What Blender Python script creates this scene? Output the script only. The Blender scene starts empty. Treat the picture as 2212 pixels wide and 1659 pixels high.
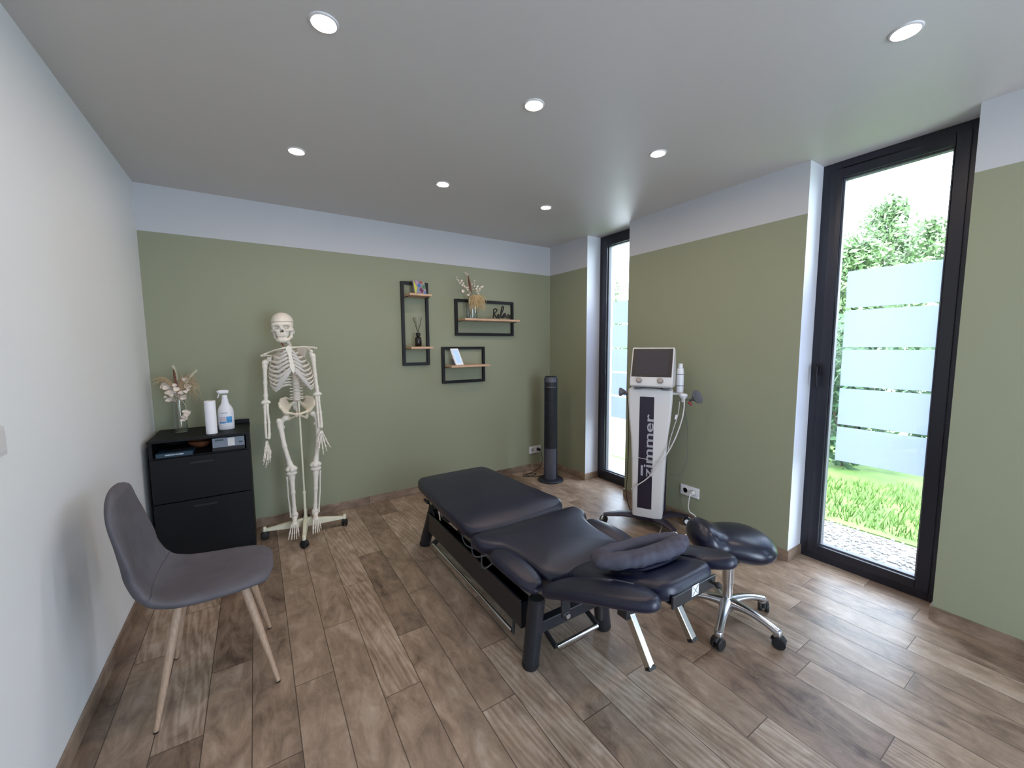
import bpy, bmesh, math, random
import numpy as np
from mathutils import Vector, Matrix
random.seed(7); np.random.seed(7)
SC = bpy.context.scene
COL = SC.collection
PI = math.pi

# ------------------------------------------------------------------ camera
YAW, PITCH, ROLL, FPX = 0.5688, -0.0945, -0.0067, 865.06
CAM = np.array([0.6148, -3.6471, 1.4098])
def cam_axes():
    F = np.array([math.sin(YAW)*math.cos(PITCH), math.cos(YAW)*math.cos(PITCH), math.sin(PITCH)])
    R = np.array([math.cos(YAW), -math.sin(YAW), 0.0]); U = np.cross(R, F)
    R2 = math.cos(ROLL)*R + math.sin(ROLL)*U; U2 = -math.sin(ROLL)*R + math.cos(ROLL)*U
    return R2, U2, F
CR, CU, CF = cam_axes()
cd = bpy.data.cameras.new('camera'); cam = bpy.data.objects.new('camera', cd); COL.objects.link(cam)
cam.matrix_world = Matrix(((CR[0], CU[0], -CF[0], CAM[0]), (CR[1], CU[1], -CF[1], CAM[1]), (CR[2], CU[2], -CF[2], CAM[2]), (0, 0, 0, 1)))
cd.sensor_fit = 'HORIZONTAL'; cd.sensor_width = 36.0; cd.lens = FPX/2212*36.0; cd.clip_start = 0.02
SC.camera = cam
def P(u, v, ax, val):
    """world point seen at photo pixel (u, v) on the plane axis = val (used as a measuring tape)"""
    d = CR*(u-1106)/FPX - CU*(v-829.5)/FPX + CF
    return CAM + d*(val-CAM[ax])/d[ax]

# ------------------------------------------------------------------ world, sun, exposure
SKY = 12.0
w = bpy.data.worlds.new('world'); SC.world = w; w.use_nodes = True
bg = w.node_tree.nodes['Background']; bg.inputs[0].default_value = (0.69, 0.83, 1.0, 1); bg.inputs[1].default_value = SKY
sd = bpy.data.lights.new('sun', 'SUN'); sd.energy = 3.5; sd.angle = 0.02; sd.color = (1.0, 0.95, 0.86)
sun = bpy.data.objects.new('sun', sd); COL.objects.link(sun)
sun.rotation_euler = Vector((0.22, -0.10, -0.96)).to_track_quat('-Z', 'Y').to_euler()
SC.view_settings.view_transform = 'Standard'; SC.view_settings.look = 'None'
SC.view_settings.exposure = 0.17; SC.view_settings.gamma = 1.0; SC.view_settings.use_curve_mapping = False
LAMP = 300.0        # radiance of the recessed lamps

W, H, H1 = 3.465, 2.5, 2.193          # room width, height, paint line
WIN = [(-0.601, -1.136), (-2.508, -3.173), (-3.95, -5.2)]   # window openings in the right wall
XI, XO = 3.643, 3.86                   # inner face of the window frames, outer face of the wall
YR = -5.7                              # rear end of the room
def portal(y0, y1):
    d = bpy.data.lights.new('window_portal', 'AREA'); d.shape = 'RECTANGLE'; d.size = 2.5; d.size_y = abs(y1-y0)
    d.cycles.is_portal = True
    o = bpy.data.objects.new('window_portal', d); COL.objects.link(o)
    o.location = (XO+.02, (y0+y1)/2, 1.25)
    o.rotation_euler = Matrix(((0, 0, 1), (0, 1, 0), (-1, 0, 0))).transposed().to_euler()
    o.rotation_euler = Vector((-1, 0, 0)).to_track_quat('-Z', 'Y').to_euler()
    o.scale = (1, 1, 1); d.size, d.size_y = abs(y1-y0), 2.5
for a, b in WIN: portal(a, b)
GL = (1.0, 2.5)                        # glazed doors in the rear wall, behind the camera
pd = bpy.data.lights.new('window_portal', 'AREA'); pd.shape = 'RECTANGLE'; pd.size = GL[1]-GL[0]; pd.size_y = 2.35; pd.cycles.is_portal = True
po = bpy.data.objects.new('window_portal', pd); COL.objects.link(po); po.location = ((GL[0]+GL[1])/2, YR-.17, 1.2); po.rotation_euler = (PI/2, 0, 0); po.rotation_euler = Vector((0, 1, 0)).to_track_quat('-Z', 'Z').to_euler()

# ------------------------------------------------------------------ materials
def lin(c):
    if isinstance(c, str):
        c = [int(c[i:i+2], 16)/255 for i in (0, 2, 4)]
        return tuple(x/12.92 if x <= .04045 else ((x+.055)/1.055)**2.4 for x in c)
    return c
def mat(name, col, rough=.5, metal=0., noise=0., nscale=20., bump=0., bscale=60., spec=.5, stretch=None, coat=0.):
    m = bpy.data.materials.new(name); m.use_nodes = True; nt = m.node_tree; N = nt.nodes; L = nt.links
    b = N['Principled BSDF']; c = lin(col)
    b.inputs['Base Color'].default_value = (*c, 1); b.inputs['Roughness'].default_value = rough
    b.inputs['Metallic'].default_value = metal; b.inputs['Specular IOR Level'].default_value = spec
    b.inputs['Coat Weight'].default_value = coat
    if noise or bump:
        tc = N.new('ShaderNodeTexCoord'); mp = N.new('ShaderNodeMapping'); L.new(tc.outputs['Object'], mp.inputs[0])
        if stretch: mp.inputs['Scale'].default_value = stretch
    if noise:
        n = N.new('ShaderNodeTexNoise'); n.inputs['Scale'].default_value = nscale; n.inputs['Detail'].default_value = 5; L.new(mp.outputs[0], n.inputs[0])
        r = N.new('ShaderNodeMapRange'); r.inputs[1].default_value = .3; r.inputs[2].default_value = .7
        r.inputs[3].default_value = 1-noise; r.inputs[4].default_value = 1+noise; L.new(n.outputs[0], r.inputs[0])
        v = N.new('ShaderNodeVectorMath'); v.operation = 'SCALE'; v.inputs[0].default_value = c; L.new(r.outputs[0], v.inputs['Scale'])
        L.new(v.outputs[0], b.inputs['Base Color'])
    if bump:
        n = N.new('ShaderNodeTexNoise'); n.inputs['Scale'].default_value = bscale; n.inputs['Detail'].default_value = 4; L.new(mp.outputs[0], n.inputs[0])
        bp = N.new('ShaderNodeBump'); bp.inputs['Strength'].default_value = bump; bp.inputs['Distance'].default_value = .002
        L.new(n.outputs[0], bp.inputs['Height']); L.new(bp.outputs[0], b.inputs['Normal'])
    return m
def emis(name, col, s):
    m = bpy.data.materials.new(name); m.use_nodes = True; N = m.node_tree.nodes; N.clear()
    e = N.new('ShaderNodeEmission'); e.inputs[0].default_value = (*col, 1); e.inputs[1].default_value = s
    o = N.new('ShaderNodeOutputMaterial'); m.node_tree.links.new(e.outputs[0], o.inputs[0]); return m
def glassy(name, tint=(1, 1, 1), ior=1.45, rough=0.0):
    m = bpy.data.materials.new(name); m.use_nodes = True; nt = m.node_tree; N = nt.nodes; N.clear()
    t = N.new('ShaderNodeBsdfTransparent'); t.inputs[0].default_value = (*tint, 1)
    g = N.new('ShaderNodeBsdfGlossy'); g.inputs['Roughness'].default_value = rough
    lw = N.new('ShaderNodeLayerWeight'); lw.inputs[0].default_value = .5; pw_ = N.new('ShaderNodeMath'); pw_.operation = 'POWER'; pw_.inputs[1].default_value = 5.0 if ior < 1.48 else 2.2
    f = N.new('ShaderNodeMath'); f.operation = 'MULTIPLY_ADD'; f.inputs[1].default_value = .8; f.inputs[2].default_value = .04; nt.links.new(lw.outputs['Facing'], pw_.inputs[0]); nt.links.new(pw_.outputs[0], f.inputs[0])
    x = N.new('ShaderNodeMixShader'); o = N.new('ShaderNodeOutputMaterial')
    nt.links.new(f.outputs[0], x.inputs[0]); nt.links.new(t.outputs[0], x.inputs[1]); nt.links.new(g.outputs[0], x.inputs[2]); nt.links.new(x.outputs[0], o.inputs[0])
    return m
def film_mat():
    m = bpy.data.materials.new('frosted_film'); m.use_nodes = True; nt = m.node_tree; N = nt.nodes; N.clear()
    t = N.new('ShaderNodeBsdfTranslucent'); t.inputs[0].default_value = (.36, .385, .475, 1)
    g = N.new('ShaderNodeBsdfDiffuse'); g.inputs[0].default_value = (.25, .27, .30, 1)
    x = N.new('ShaderNodeAddShader'); o = N.new('ShaderNodeOutputMaterial')
    nt.links.new(t.outputs[0], x.inputs[0]); nt.links.new(g.outputs[0], x.inputs[1]); nt.links.new(x.outputs[0], o.inputs[0]); return m
# joint position (metres) of every plank row, row 0 starts at x = -0.0725
JOINT = [.5, -1.331, -1.906, -1.579, -1.28, -1.854, -1.543, -2.113, -1.797, -2.381, -2.093, -2.623, -2.3, -2.566, -2.99, -2.68, -3.277, -2.959, -2.9, -3.232, -2.745, -3.17, -2.683, -3.121, -2.883, -3.3]
PW, PL, PX0 = .15, .889, -.0725
def plank_mat(name, rows=True, axis='Y'):
    m = bpy.data.materials.new(name); m.use_nodes = True; nt = m.node_tree; N = nt.nodes; L = nt.links
    b = N['Principled BSDF']
    def node(t, **k):
        n = N.new(t)
        for a, v in k.items(): setattr(n, a, v)
        return n
    def M(op, a, b_=None, c_=None):
        n = node('ShaderNodeMath', operation=op)
        for i, q in enumerate((a, b_, c_)):
            if q is None: continue
            if isinstance(q, (int, float)): n.inputs[i].default_value = q
            else: L.new(q, n.inputs[i])
        return n.outputs[0]
    geo = node('ShaderNodeNewGeometry'); sep = node('ShaderNodeSeparateXYZ'); L.new(geo.outputs['Position'], sep.inputs[0])
    X, Y, Z = sep.outputs
    if rows:
        rr = M('DIVIDE', M('SUBTRACT', X, PX0), PW); row = M('FLOOR', rr); fx = M('FRACT', rr)
        cr = node('ShaderNodeValToRGB'); cr.color_ramp.interpolation = 'CONSTANT'; e = cr.color_ramp.elements
        vals = [(j/PL) % 1.0 for j in JOINT]
        e[0].position = 0; e[0].color = (vals[0],)*3+(1,); e[1].position = 1/30.; e[1].color = (vals[1],)*3+(1,)
        for i, v in enumerate(vals[2:], 2):
            q = e.new(i/30.); q.color = (v, v, v, 1)
        L.new(M('DIVIDE', M('ADD', row, .5), 30.), cr.inputs[0])
        along = M('SUBTRACT', M('DIVIDE', Y, PL), cr.outputs[0]); across = fx
        idx = M('FLOOR', along); fy = M('FRACT', along); wid = PW
        G = Y; Acr = X
    else:
        src = Y if axis == 'Y' else X
        along = M('DIVIDE', M('ADD', src, .37), PL); idx = M('FLOOR', along); fy = M('FRACT', along)
        row = M('MULTIPLY', M('FLOOR', M('MULTIPLY', Z, 0.0)), 1.0); across = .5; wid = 1
        G = src; Acr = Z
    cmb = node('ShaderNodeCombineXYZ'); L.new(row, cmb.inputs[0]); L.new(idx, cmb.inputs[1])
    wn = node('ShaderNodeTexWhiteNoise'); wn.noise_dimensions = '3D'; L.new(cmb.outputs[0], wn.inputs['Vector'])
    # distance to the joint in metres
    dy = M('MULTIPLY', M('MINIMUM', fy, M('SUBTRACT', 1.0, fy)), PL)
    if rows: dx = M('MULTIPLY', M('MINIMUM', fx, M('SUBTRACT', 1.0, fx)), PW); dd = M('MINIMUM', dx, dy)
    else: dd = dy
    mr = node('ShaderNodeMapRange'); mr.inputs[1].default_value = .0008; mr.inputs[2].default_value = .0022; L.new(dd, mr.inputs[0])
    # grain coordinates, shifted per plank
    gc = node('ShaderNodeCombineXYZ'); L.new(M('MULTIPLY_ADD', wn.outputs[0], 37.0, M('MULTIPLY', Acr, 1.0)), gc.inputs[0]); L.new(M('MULTIPLY', G, .13), gc.inputs[1]); L.new(M('MULTIPLY', wn.outputs[0], 11.), gc.inputs[2])
    n1 = node('ShaderNodeTexNoise'); n1.inputs['Scale'].default_value = 34; n1.inputs['Detail'].default_value = 7; n1.inputs['Roughness'].default_value = .62; n1.inputs['Distortion'].default_value = .3; L.new(gc.outputs[0], n1.inputs[0])
    wv = node('ShaderNodeTexWave'); wv.wave_type = 'RINGS'; wv.rings_direction = 'Z'; wv.inputs['Scale'].default_value = 17; wv.inputs['Distortion'].default_value = 9; wv.inputs['Detail'].default_value = 3; wv.inputs['Detail Scale'].default_value = 1.4
    gc2 = node('ShaderNodeCombineXYZ'); L.new(M('MULTIPLY_ADD', wn.outputs[0], 3.0, M('MULTIPLY', Acr, 1.)), gc2.inputs[0]); L.new(M('MULTIPLY_ADD', G, .10, M('MULTIPLY', wn.outputs[0], 5.)), gc2.inputs[1]); L.new(gc2.outputs[0], wv.inputs[0])
    sc = node('ShaderNodeVectorMath', operation='SCALE'); L.new(geo.outputs['Position'], sc.inputs[0]); sc.inputs['Scale'].default_value = 1.0
    n2 = node('ShaderNodeTexNoise'); n2.inputs['Scale'].default_value = 5; n2.inputs['Detail'].default_value = 6; n2.inputs['Roughness'].default_value = .6; L.new(sc.outputs[0], n2.inputs[0])
    gc3 = node('ShaderNodeCombineXYZ'); L.new(M('MULTIPLY_ADD', wn.outputs[0], 17.0, Acr), gc3.inputs[0]); L.new(M('MULTIPLY', G, .42), gc3.inputs[1]); L.new(M('MULTIPLY', wn.outputs[0], 7.), gc3.inputs[2])
    n3 = node('ShaderNodeTexNoise'); n3.inputs['Scale'].default_value = 13; n3.inputs['Detail'].default_value = 8; n3.inputs['Roughness'].default_value = .68; n3.inputs['Distortion'].default_value = .9; L.new(gc3.outputs[0], n3.inputs[0])
    ramp = node('ShaderNodeValToRGB'); e = ramp.color_ramp.elements
    e[0].position = .28; e[0].color = (*lin('503e33'), 1); e[1].position = .72; e[1].color = (*lin('c2b1a1'), 1)
    q = e.new(.5); q.color = (*lin('96816f'), 1)
    a1 = M('ADD', M('MULTIPLY', n1.outputs[0], .16), M('MULTIPLY', n3.outputs[0], .55)); a2 = M('MULTIPLY', M('MULTIPLY', M('SUBTRACT', wv.outputs['Fac'], .5), M('GREATER_THAN', wn.outputs[0], .72)), .10); a3 = M('MULTIPLY', n2.outputs[0], .30); a4 = M('MULTIPLY', wn.outputs[0], .16)
    L.new(M('ADD', M('ADD', a1, a2), M('ADD', M('ADD', a3, a4), -.12)), ramp.inputs[0])
    mx = node('ShaderNodeMix', data_type='RGBA'); L.new(mr.outputs[0], mx.inputs[0]); mx.inputs[6].default_value = (*lin('4a3c32'), 1); L.new(ramp.outputs[0], mx.inputs[7]); L.new(mx.outputs[2], b.inputs['Base Color'])
    b.inputs['Roughness'].default_value = .38; b.inputs['Specular IOR Level'].default_value = .5
    bp = node('ShaderNodeBump'); bp.inputs['Strength'].default_value = .35; bp.inputs['Distance'].default_value = .0015
    L.new(M('ADD', M('MULTIPLY', mr.outputs[0], 1.0), M('MULTIPLY', n1.outputs[0], .5)), bp.inputs['Height']); L.new(bp.outputs[0], b.inputs['Normal'])
    return m
def wall_mat(name, low, high, split=True, rough=.75):
    m = mat(name, low, rough, bump=.08, bscale=300)
    if split:
        nt = m.node_tree; N = nt.nodes; L = nt.links
        g = N.new('ShaderNodeNewGeometry'); s = N.new('ShaderNodeSeparateXYZ'); L.new(g.outputs['Position'], s.inputs[0])
        c = N.new('ShaderNodeMath'); c.operation = 'GREATER_THAN'; c.inputs[1].default_value = H1; L.new(s.outputs[2], c.inputs[0])
        x = N.new('ShaderNodeMix'); x.data_type = 'RGBA'; x.inputs[6].default_value = (*lin(low), 1); x.inputs[7].default_value = (*lin(high), 1)
        L.new(c.outputs[0], x.inputs[0]); L.new(x.outputs[2], N['Principled BSDF'].inputs['Base Color'])
    return m
M_ = {}
M_['wall'] = wall_mat('green_wall_paint', '8d9078', 'bdbdbf')
M_['left'] = wall_mat('off_white_paint', 'e2e3e3', 'e2e3e3', split=False, rough=.45)
M_['white'] = mat('white_paint', 'd8d9df', .6)
M_['ceiling'] = mat('ceiling_paint', 'c6c0bb', .42, bump=.05, bscale=8)
M_['floor'] = plank_mat('wood_look_floor_tiles')
M_['base_x'] = plank_mat('wood_look_skirting_x', rows=False, axis='X')
M_['base_y'] = plank_mat('wood_look_skirting_y', rows=False, axis='Y')
M_['frame'] = mat('anthracite_window_frame', '1d1e29', .35)
M_['render'] = mat('exterior_render', 'e6e6e6', .9, bump=.2)
M_['glass'] = glassy('window_glass')
M_['vase'] = glassy('vase_glass', (.93, .95, .94), 1.5, .03)
M_['film'] = film_mat()
M_['black_metal'] = mat('black_metal', '101014', .5, spec=.35)
M_['table_metal'] = mat('satin_black_enamel', '1d1f25', .33)
M_['leather'] = mat('black_vinyl', '10142c', .34, bump=.25, bscale=420, spec=.55)
M_['leather2'] = mat('glossy_black_leather', '10142a', .29, bump=.15, bscale=300, spec=.6)
M_['chrome'] = mat('chrome', 'd8d8da', .14, 1.)
M_['alu'] = mat('polished_aluminium', 'c3c4c8', .24, 1.)
M_['steel'] = mat('brushed_nickel', 'b4b1a8', .27, 1., noise=.06)
M_['rubber'] = mat('black_rubber', '141416', .6)
M_['greyp'] = mat('grey_plastic', '5b5c62', .5)
M_['fabric'] = mat('grey_suede_fabric', '5b585d', .95, noise=.10, nscale=14, bump=.25, bscale=260, spec=.2)
M_['pillow'] = mat('charcoal_velour', '4c4b57', .95, noise=.14, nscale=26, bump=.5, bscale=60, spec=.2)
M_['wood'] = mat('oak_wood', 'bf9c7e', .5, noise=.18, nscale=14, stretch=(1, 8, 8), bump=.1)
M_['leg_wood'] = mat('oak_leg_wood', 'a48a74', .5, noise=.16, nscale=18, stretch=(9, 9, .8))
M_['bone'] = mat('plastic_bone', 'dcd4c8', .48, noise=.04, nscale=30)
M_['bone2'] = mat('yellowed_bone', 'd6cab4', .5, noise=.05, nscale=30)
M_['cart'] = mat('pale_grey_cartilage', 'c4bfb8', .55)
M_['disc'] = mat('brownish_disc', '9b8c7c', .6)
M_['dark'] = mat('dark_cavity', '1c1815', .8)
M_['stand'] = mat('cream_enamel', 'd9d6bf', .4)
M_['cab'] = mat('black_cabinet_laminate', '07080c', .55, spec=.25, noise=.04)
M_['cab_in'] = mat('cabinet_inner_black', '0d0d10', .6)
M_['paper'] = mat('white_paper', 'e9e7ec', .8, bump=.15, bscale=200)
M_['plastic'] = mat('white_plastic', 'e2e1e6', .35)
M_['offw'] = mat('light_grey_plastic', 'cfcccb', .4)
M_['blue'] = mat('blue_label', '3f8fc9', .5, noise=.25, nscale=60)
M_['lab'] = mat('pale_pink_label', 'c9bfc8', .5)
M_['ink'] = mat('dark_print', '33424a', .6)
M_['bookblue'] = mat('dark_blue_cover', '1a3345', .6)
M_['whiteink'] = mat('white_print', 'dbe6ee', .5)
M_['greybox'] = mat('grey_carton', '737b88', .6)
M_['screen'] = mat('dark_screen', '343238', .5, spec=.3)
M_['bezel'] = mat('black_bezel', '161317', .4)
M_['purple'] = mat('aubergine_black_plastic', '231c2c', .4)
M_['bandtext'] = mat('silver_lettering', 'a4a3a9', .4)
M_['knob'] = mat('warm_grey_plastic', '958b85', .4)
M_['red'] = mat('red_plastic', '8c2a2a', .4)
M_['fan'] = mat('graphite_plastic', '4a4a54', .45)
M_['fan2'] = mat('dark_blue_black_plastic', '1d202b', .4)
M_['petal'] = mat('cream_petals', 'e2d3c6', .8, noise=.08, nscale=60)
M_['pampas'] = mat('beige_pampas', 'b9a07e', .9)
M_['pampas2'] = mat('golden_pampas', 'cdb489', .9)
M_['browntail'] = mat('brown_dried_plume', '6a4436', .9, noise=.2, nscale=90)
M_['paletail'] = mat('pale_dried_plume', 'd3ccb6', .9, noise=.1, nscale=90)
M_['stem'] = mat('dried_stem', 'a8967a', .8)
M_['reed'] = mat('dark_reeds', '2e2a22', .7)
M_['darkglass'] = mat('dark_brown_glass', '15110d', .12)
M_['leaf'] = mat('tree_leaves', '66804f', .6, noise=.35, nscale=2)
M_['leaf2'] = mat('hedge_leaves', '2f5029', .6, noise=.35, nscale=3)
M_['bark'] = mat('bark', '5a5348', .9, noise=.2)
M_['grass'] = mat('grass', '5f7d38', .7, noise=.3, nscale=4)
M_['gravel'] = mat('gravel_ground', '75716d', .9, noise=.35, nscale=55, bump=1.0, bscale=50)
M_['fence'] = mat('weathered_pickets', '9c8674', .8, noise=.15)
M_['picture'] = mat('glowing_blue_sheet', 'a9c6ec', .5, noise=.05)
M_['pframe'] = mat('bright_white_frame', 'fafbff', .25)
b_ = M_['picture'].node_tree.nodes['Principled BSDF']; b_.inputs['Emission Color'].default_value = (.45, .62, 1, 1); b_.inputs['Emission Strength'].default_value = .35  # blue glow added to the picture sheet by emission, to brighten it
M_['bowl'] = mat('brown_wooden_bowl', '7a4a30', .5, noise=.3, nscale=40)

# ------------------------------------------------------------------ mesh helpers
ORG = {}
def tag(o, label, cat, group=None, kind=None):
    o['label'] = label; o['category'] = cat
    if group: o['group'] = group
    if kind: o['kind'] = kind
    return o
def thing(name, loc, label, cat, group=None):
    o = bpy.data.objects.new(name, None); COL.objects.link(o); o.location = loc; o.empty_display_size = .05
    ORG[o.name] = np.array(loc, float); return tag(o, label, cat, group)
class MB:
    def __init__(s): s.v = []; s.f = []; s.mi = []
    def add(s, v, f, mi=0):
        k = len(s.v); s.v += [tuple(map(float, q)) for q in v]; s.f += [tuple(int(i)+k for i in q) for q in f]; s.mi += [mi]*len(f); return s
    def box(s, a, b, mi=0, R=None, c=None):
        x0, y0, z0 = a; x1, y1, z1 = b
        v = [(x0, y0, z0), (x1, y0, z0), (x1, y1, z0), (x0, y1, z0), (x0, y0, z1), (x1, y0, z1), (x1, y1, z1), (x0, y1, z1)]
        if R is not None:
            v = [tuple(Matrix(R) @ Vector(q) + Vector(c)) for q in v]
        return s.add(v, [(0, 3, 2, 1), (4, 5, 6, 7), (0, 1, 5, 4), (1, 2, 6, 5), (2, 3, 7, 6), (3, 0, 4, 7)], mi)
    def bar(s, a, b, w, h, up=(0, 0, 1), mi=0):
        """box beam from a to b, w wide, h high"""
        a = Vector(a); b = Vector(b); d = (b-a).normalized(); u = Vector(up)
        sx = d.cross(u)
        if sx.length < 1e-4: sx = d.cross(Vector((1, 0, 0)))
        sx.normalize(); uu = sx.cross(d).normalized(); v = []
        for p in (a, b):
            for i, j in ((-1, -1), (1, -1), (1, 1), (-1, 1)): v.append(p + sx*i*w/2 + uu*j*h/2)
        return s.add(v, [(0, 3, 2, 1), (4, 5, 6, 7), (0, 1, 5, 4), (1, 2, 6, 5), (2, 3, 7, 6), (3, 0, 4, 7)], mi)
    def tube(s, pts, r, n=12, caps=True, flat=1.0, mi=0, up=None):
        pts = [Vector(tuple(map(float, p))) for p in pts]; m = len(pts)
        if not hasattr(r, '__len__'): r = [r]*m
        T = [(pts[min(i+1, m-1)]-pts[max(i-1, 0)]).normalized() for i in range(m)]
        ref = Vector(up) if up is not None else (Vector((0, 0, 1)) if abs(T[0].z) < .9 else Vector((1, 0, 0)))
        a = (ref - T[0]*ref.dot(T[0])).normalized(); v = []
        for i in range(m):
            a = (a - T[i]*a.dot(T[i])).normalized(); b_ = T[i].cross(a)
            for k in range(n):
                t = 2*PI*k/n; v.append(pts[i] + (a*math.cos(t)*flat + b_*math.sin(t))*r[i])
        f = [(i*n+k, i*n+(k+1) % n, (i+1)*n+(k+1) % n, (i+1)*n+k) for i in range(m-1) for k in range(n)]
        if caps: f += [tuple(range(n-1, -1, -1)), tuple((m-1)*n+k for k in range(n))]
        return s.add(v, f, mi)
    def lathe(s, prof, n=32, M=None, mi=0):
        v = []; m = len(prof)
        for (r, z) in prof:
            for k in range(n):
                t = 2*PI*k/n; v.append(Vector((r*math.cos(t), r*math.sin(t), z)))
        if M is not None: v = [M @ q for q in v]
        f = [(i*n+k, i*n+(k+1) % n, (i+1)*n+(k+1) % n, (i+1)*n+k) for i in range(m-1) for k in range(n)]
        if prof[0][0] > 1e-5: f.append(tuple(range(n-1, -1, -1)))
        if prof[-1][0] > 1e-5: f.append(tuple((m-1)*n+k for k in range(n)))
        return s.add(v, f, mi)
    def sph(s, c, r, n=12, M=None, mi=0):
        if not hasattr(r, '__len__'): r = (r, r, r)
        prof = [(max(math.sin(PI*i/n), 0), -math.cos(PI*i/n)) for i in range(n+1)]
        A = Matrix.Translation(Vector(tuple(c))) @ (M if M is not None else Matrix.Identity(4)) @ Matrix.Diagonal((r[0], r[1], r[2], 1))
        return s.lathe(prof, 2*n, A, mi)
    def build(s, name, m, parent=None, smooth=True, bevel=0, seg=2, sub=0, base=None, angle=40):
        me = bpy.data.meshes.new(name); V = np.array(s.v, float)
        if parent is not None: o0 = ORG[parent.name]
        else:
            o0 = np.array(base, float) if base is not None else np.array([(V[:, 0].min()+V[:, 0].max())/2, (V[:, 1].min()+V[:, 1].max())/2, V[:, 2].min()])
        me.from_pydata((V-o0).tolist(), [], s.f); 
        for q in (m if isinstance(m, (list, tuple)) else [m]): me.materials.append(M_[q] if isinstance(q, str) else q)
        if any(s.mi):
            me.polygons.foreach_set('material_index', s.mi)
        bm = bmesh.new(); bm.from_mesh(me); bmesh.ops.remove_doubles(bm, verts=bm.verts, dist=1e-6); bmesh.ops.recalc_face_normals(bm, faces=bm.faces); bm.to_mesh(me); bm.free()
        o = bpy.data.objects.new(name, me); COL.objects.link(o); ORG[o.name] = o0
        if parent is not None: o.parent = parent
        else: o.location = o0
        if bevel:
            b = o.modifiers.new('bevel', 'BEVEL'); b.width = bevel; b.segments = seg; b.limit_method = 'ANGLE'; b.angle_limit = .6
        if sub:
            b = o.modifiers.new('sub', 'SUBSURF'); b.levels = sub; b.render_levels = sub
        if smooth:
            me.polygons.foreach_set('use_smooth', [True]*len(me.polygons))
            if angle < 180:
                try: me.set_sharp_from_angle(angle=math.radians(angle))
                except Exception: pass
        me.update(); return o
def struct(o, label=None):
    o['kind'] = 'structure'
    if label: o['label'] = label
    return o
def copy_tree(o, parent=None):
    c = o.copy(); COL.objects.link(c); ORG[c.name] = ORG.get(o.name); 
    if parent is not None: c.parent = parent
    for ch in list(o.children): copy_tree(ch, c)
    return c
# ---- signed distance modelling
def surf(fn, lo, hi, h):
    lo = np.array(lo, float); hi = np.array(hi, float); n = np.maximum(((hi-lo)/h).astype(int)+2, 4)
    ax = [lo[i]+h*np.arange(n[i]) for i in range(3)]
    X, Y, Z = np.meshgrid(*ax, indexing='ij'); D = fn(X, Y, Z)
    ins = D < 0
    cn = n-1; acc = np.zeros((*cn, 3)); cnt = np.zeros(cn)
    for a in range(3):
        b, c = (a+1) % 3, (a+2) % 3
        s0 = [slice(None)]*3; s1 = [slice(None)]*3; s0[a] = slice(0, -1); s1[a] = slice(1, None)
        d0 = D[tuple(s0)]; d1 = D[tuple(s1)]; cr = (d0 < 0) != (d1 < 0)
        t = np.where(cr, d0/(d0-d1+1e-12), 0)
        p = [X[tuple(s0)].copy(), Y[tuple(s0)].copy(), Z[tuple(s0)].copy()]; p[a] = p[a]+t*h
        for db in (0, 1):
            for dc in (0, 1):
                sl = [None]*3; sl[a] = slice(0, cn[a]); sl[b] = slice(db, db+cn[b]); sl[c] = slice(dc, dc+cn[c]); sl = tuple(sl)
                m = cr[sl]
                for k in range(3): acc[..., k] += np.where(m, p[k][sl], 0)
                cnt += m
    act = cnt > 0; idx = -np.ones(cn, int); idx[act] = np.arange(act.sum()); V = acc[act]/cnt[act][:, None]
    F = []
    for a in range(3):
        b, c = (a+1) % 3, (a+2) % 3
        s0 = [slice(1, -1)]*3; s1 = [slice(1, -1)]*3; s0[a] = slice(0, -1); s1[a] = slice(1, None)
        i0 = ins[tuple(s0)]; i1 = ins[tuple(s1)]; cr = np.argwhere(i0 != i1); sg = i0[i0 != i1]
        g = cr.copy(); g[:, b] += 1; g[:, c] += 1
        def cell(ob, oc):
            q = g.copy(); q[:, b] -= ob; q[:, c] -= oc; return idx[q[:, 0], q[:, 1], q[:, 2]]
        q = np.stack([cell(1, 1), cell(0, 1), cell(0, 0), cell(1, 0)], 1)
        q[~sg] = q[~sg][:, ::-1]; F.append(q)
    F = np.concatenate(F); F = F[(F >= 0).all(1)]
    return V, F
def ell(X, Y, Z, c, r, R=None):
    x, y, z = X-c[0], Y-c[1], Z-c[2]
    if R is not None:
        x, y, z = [R[i][0]*x+R[i][1]*y+R[i][2]*z for i in range(3)]
    k = np.sqrt((x/r[0])**2+(y/r[1])**2+(z/r[2])**2); return (k-1)*min(r)
def cap(X, Y, Z, a, b, ra, rb, fl=None):
    a = np.array(a, float); b = np.array(b, float); d = b-a; L2 = d@d+1e-12
    t = np.clip(((X-a[0])*d[0]+(Y-a[1])*d[1]+(Z-a[2])*d[2])/L2, 0, 1)
    return np.sqrt((X-a[0]-t*d[0])**2+(Y-a[1]-t*d[1])**2+(Z-a[2]-t*d[2])**2)-(ra+(rb-ra)*t)
def rbox(X, Y, Z, c, s, r, R=None):
    x, y, z = X-c[0], Y-c[1], Z-c[2]
    if R is not None: x, y, z = [R[i][0]*x+R[i][1]*y+R[i][2]*z for i in range(3)]
    q = [np.abs(p)-(s[i]-r) for i, p in enumerate((x, y, z))]
    return np.sqrt(sum(np.maximum(k, 0)**2 for k in q))+np.minimum(np.maximum(np.maximum(q[0], q[1]), q[2]), 0)-r
def su(a, b, k):
    h = np.clip(.5+.5*(b-a)/k, 0, 1); return b+(a-b)*h-k*h*(1-h)
def ss(a, b, k): return -su(-a, b, k)       # a minus b, smooth
def sdf(fn, lo, hi, h): V, F = surf(fn, lo, hi, h); m = MB(); m.add(V, F); return m
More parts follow.
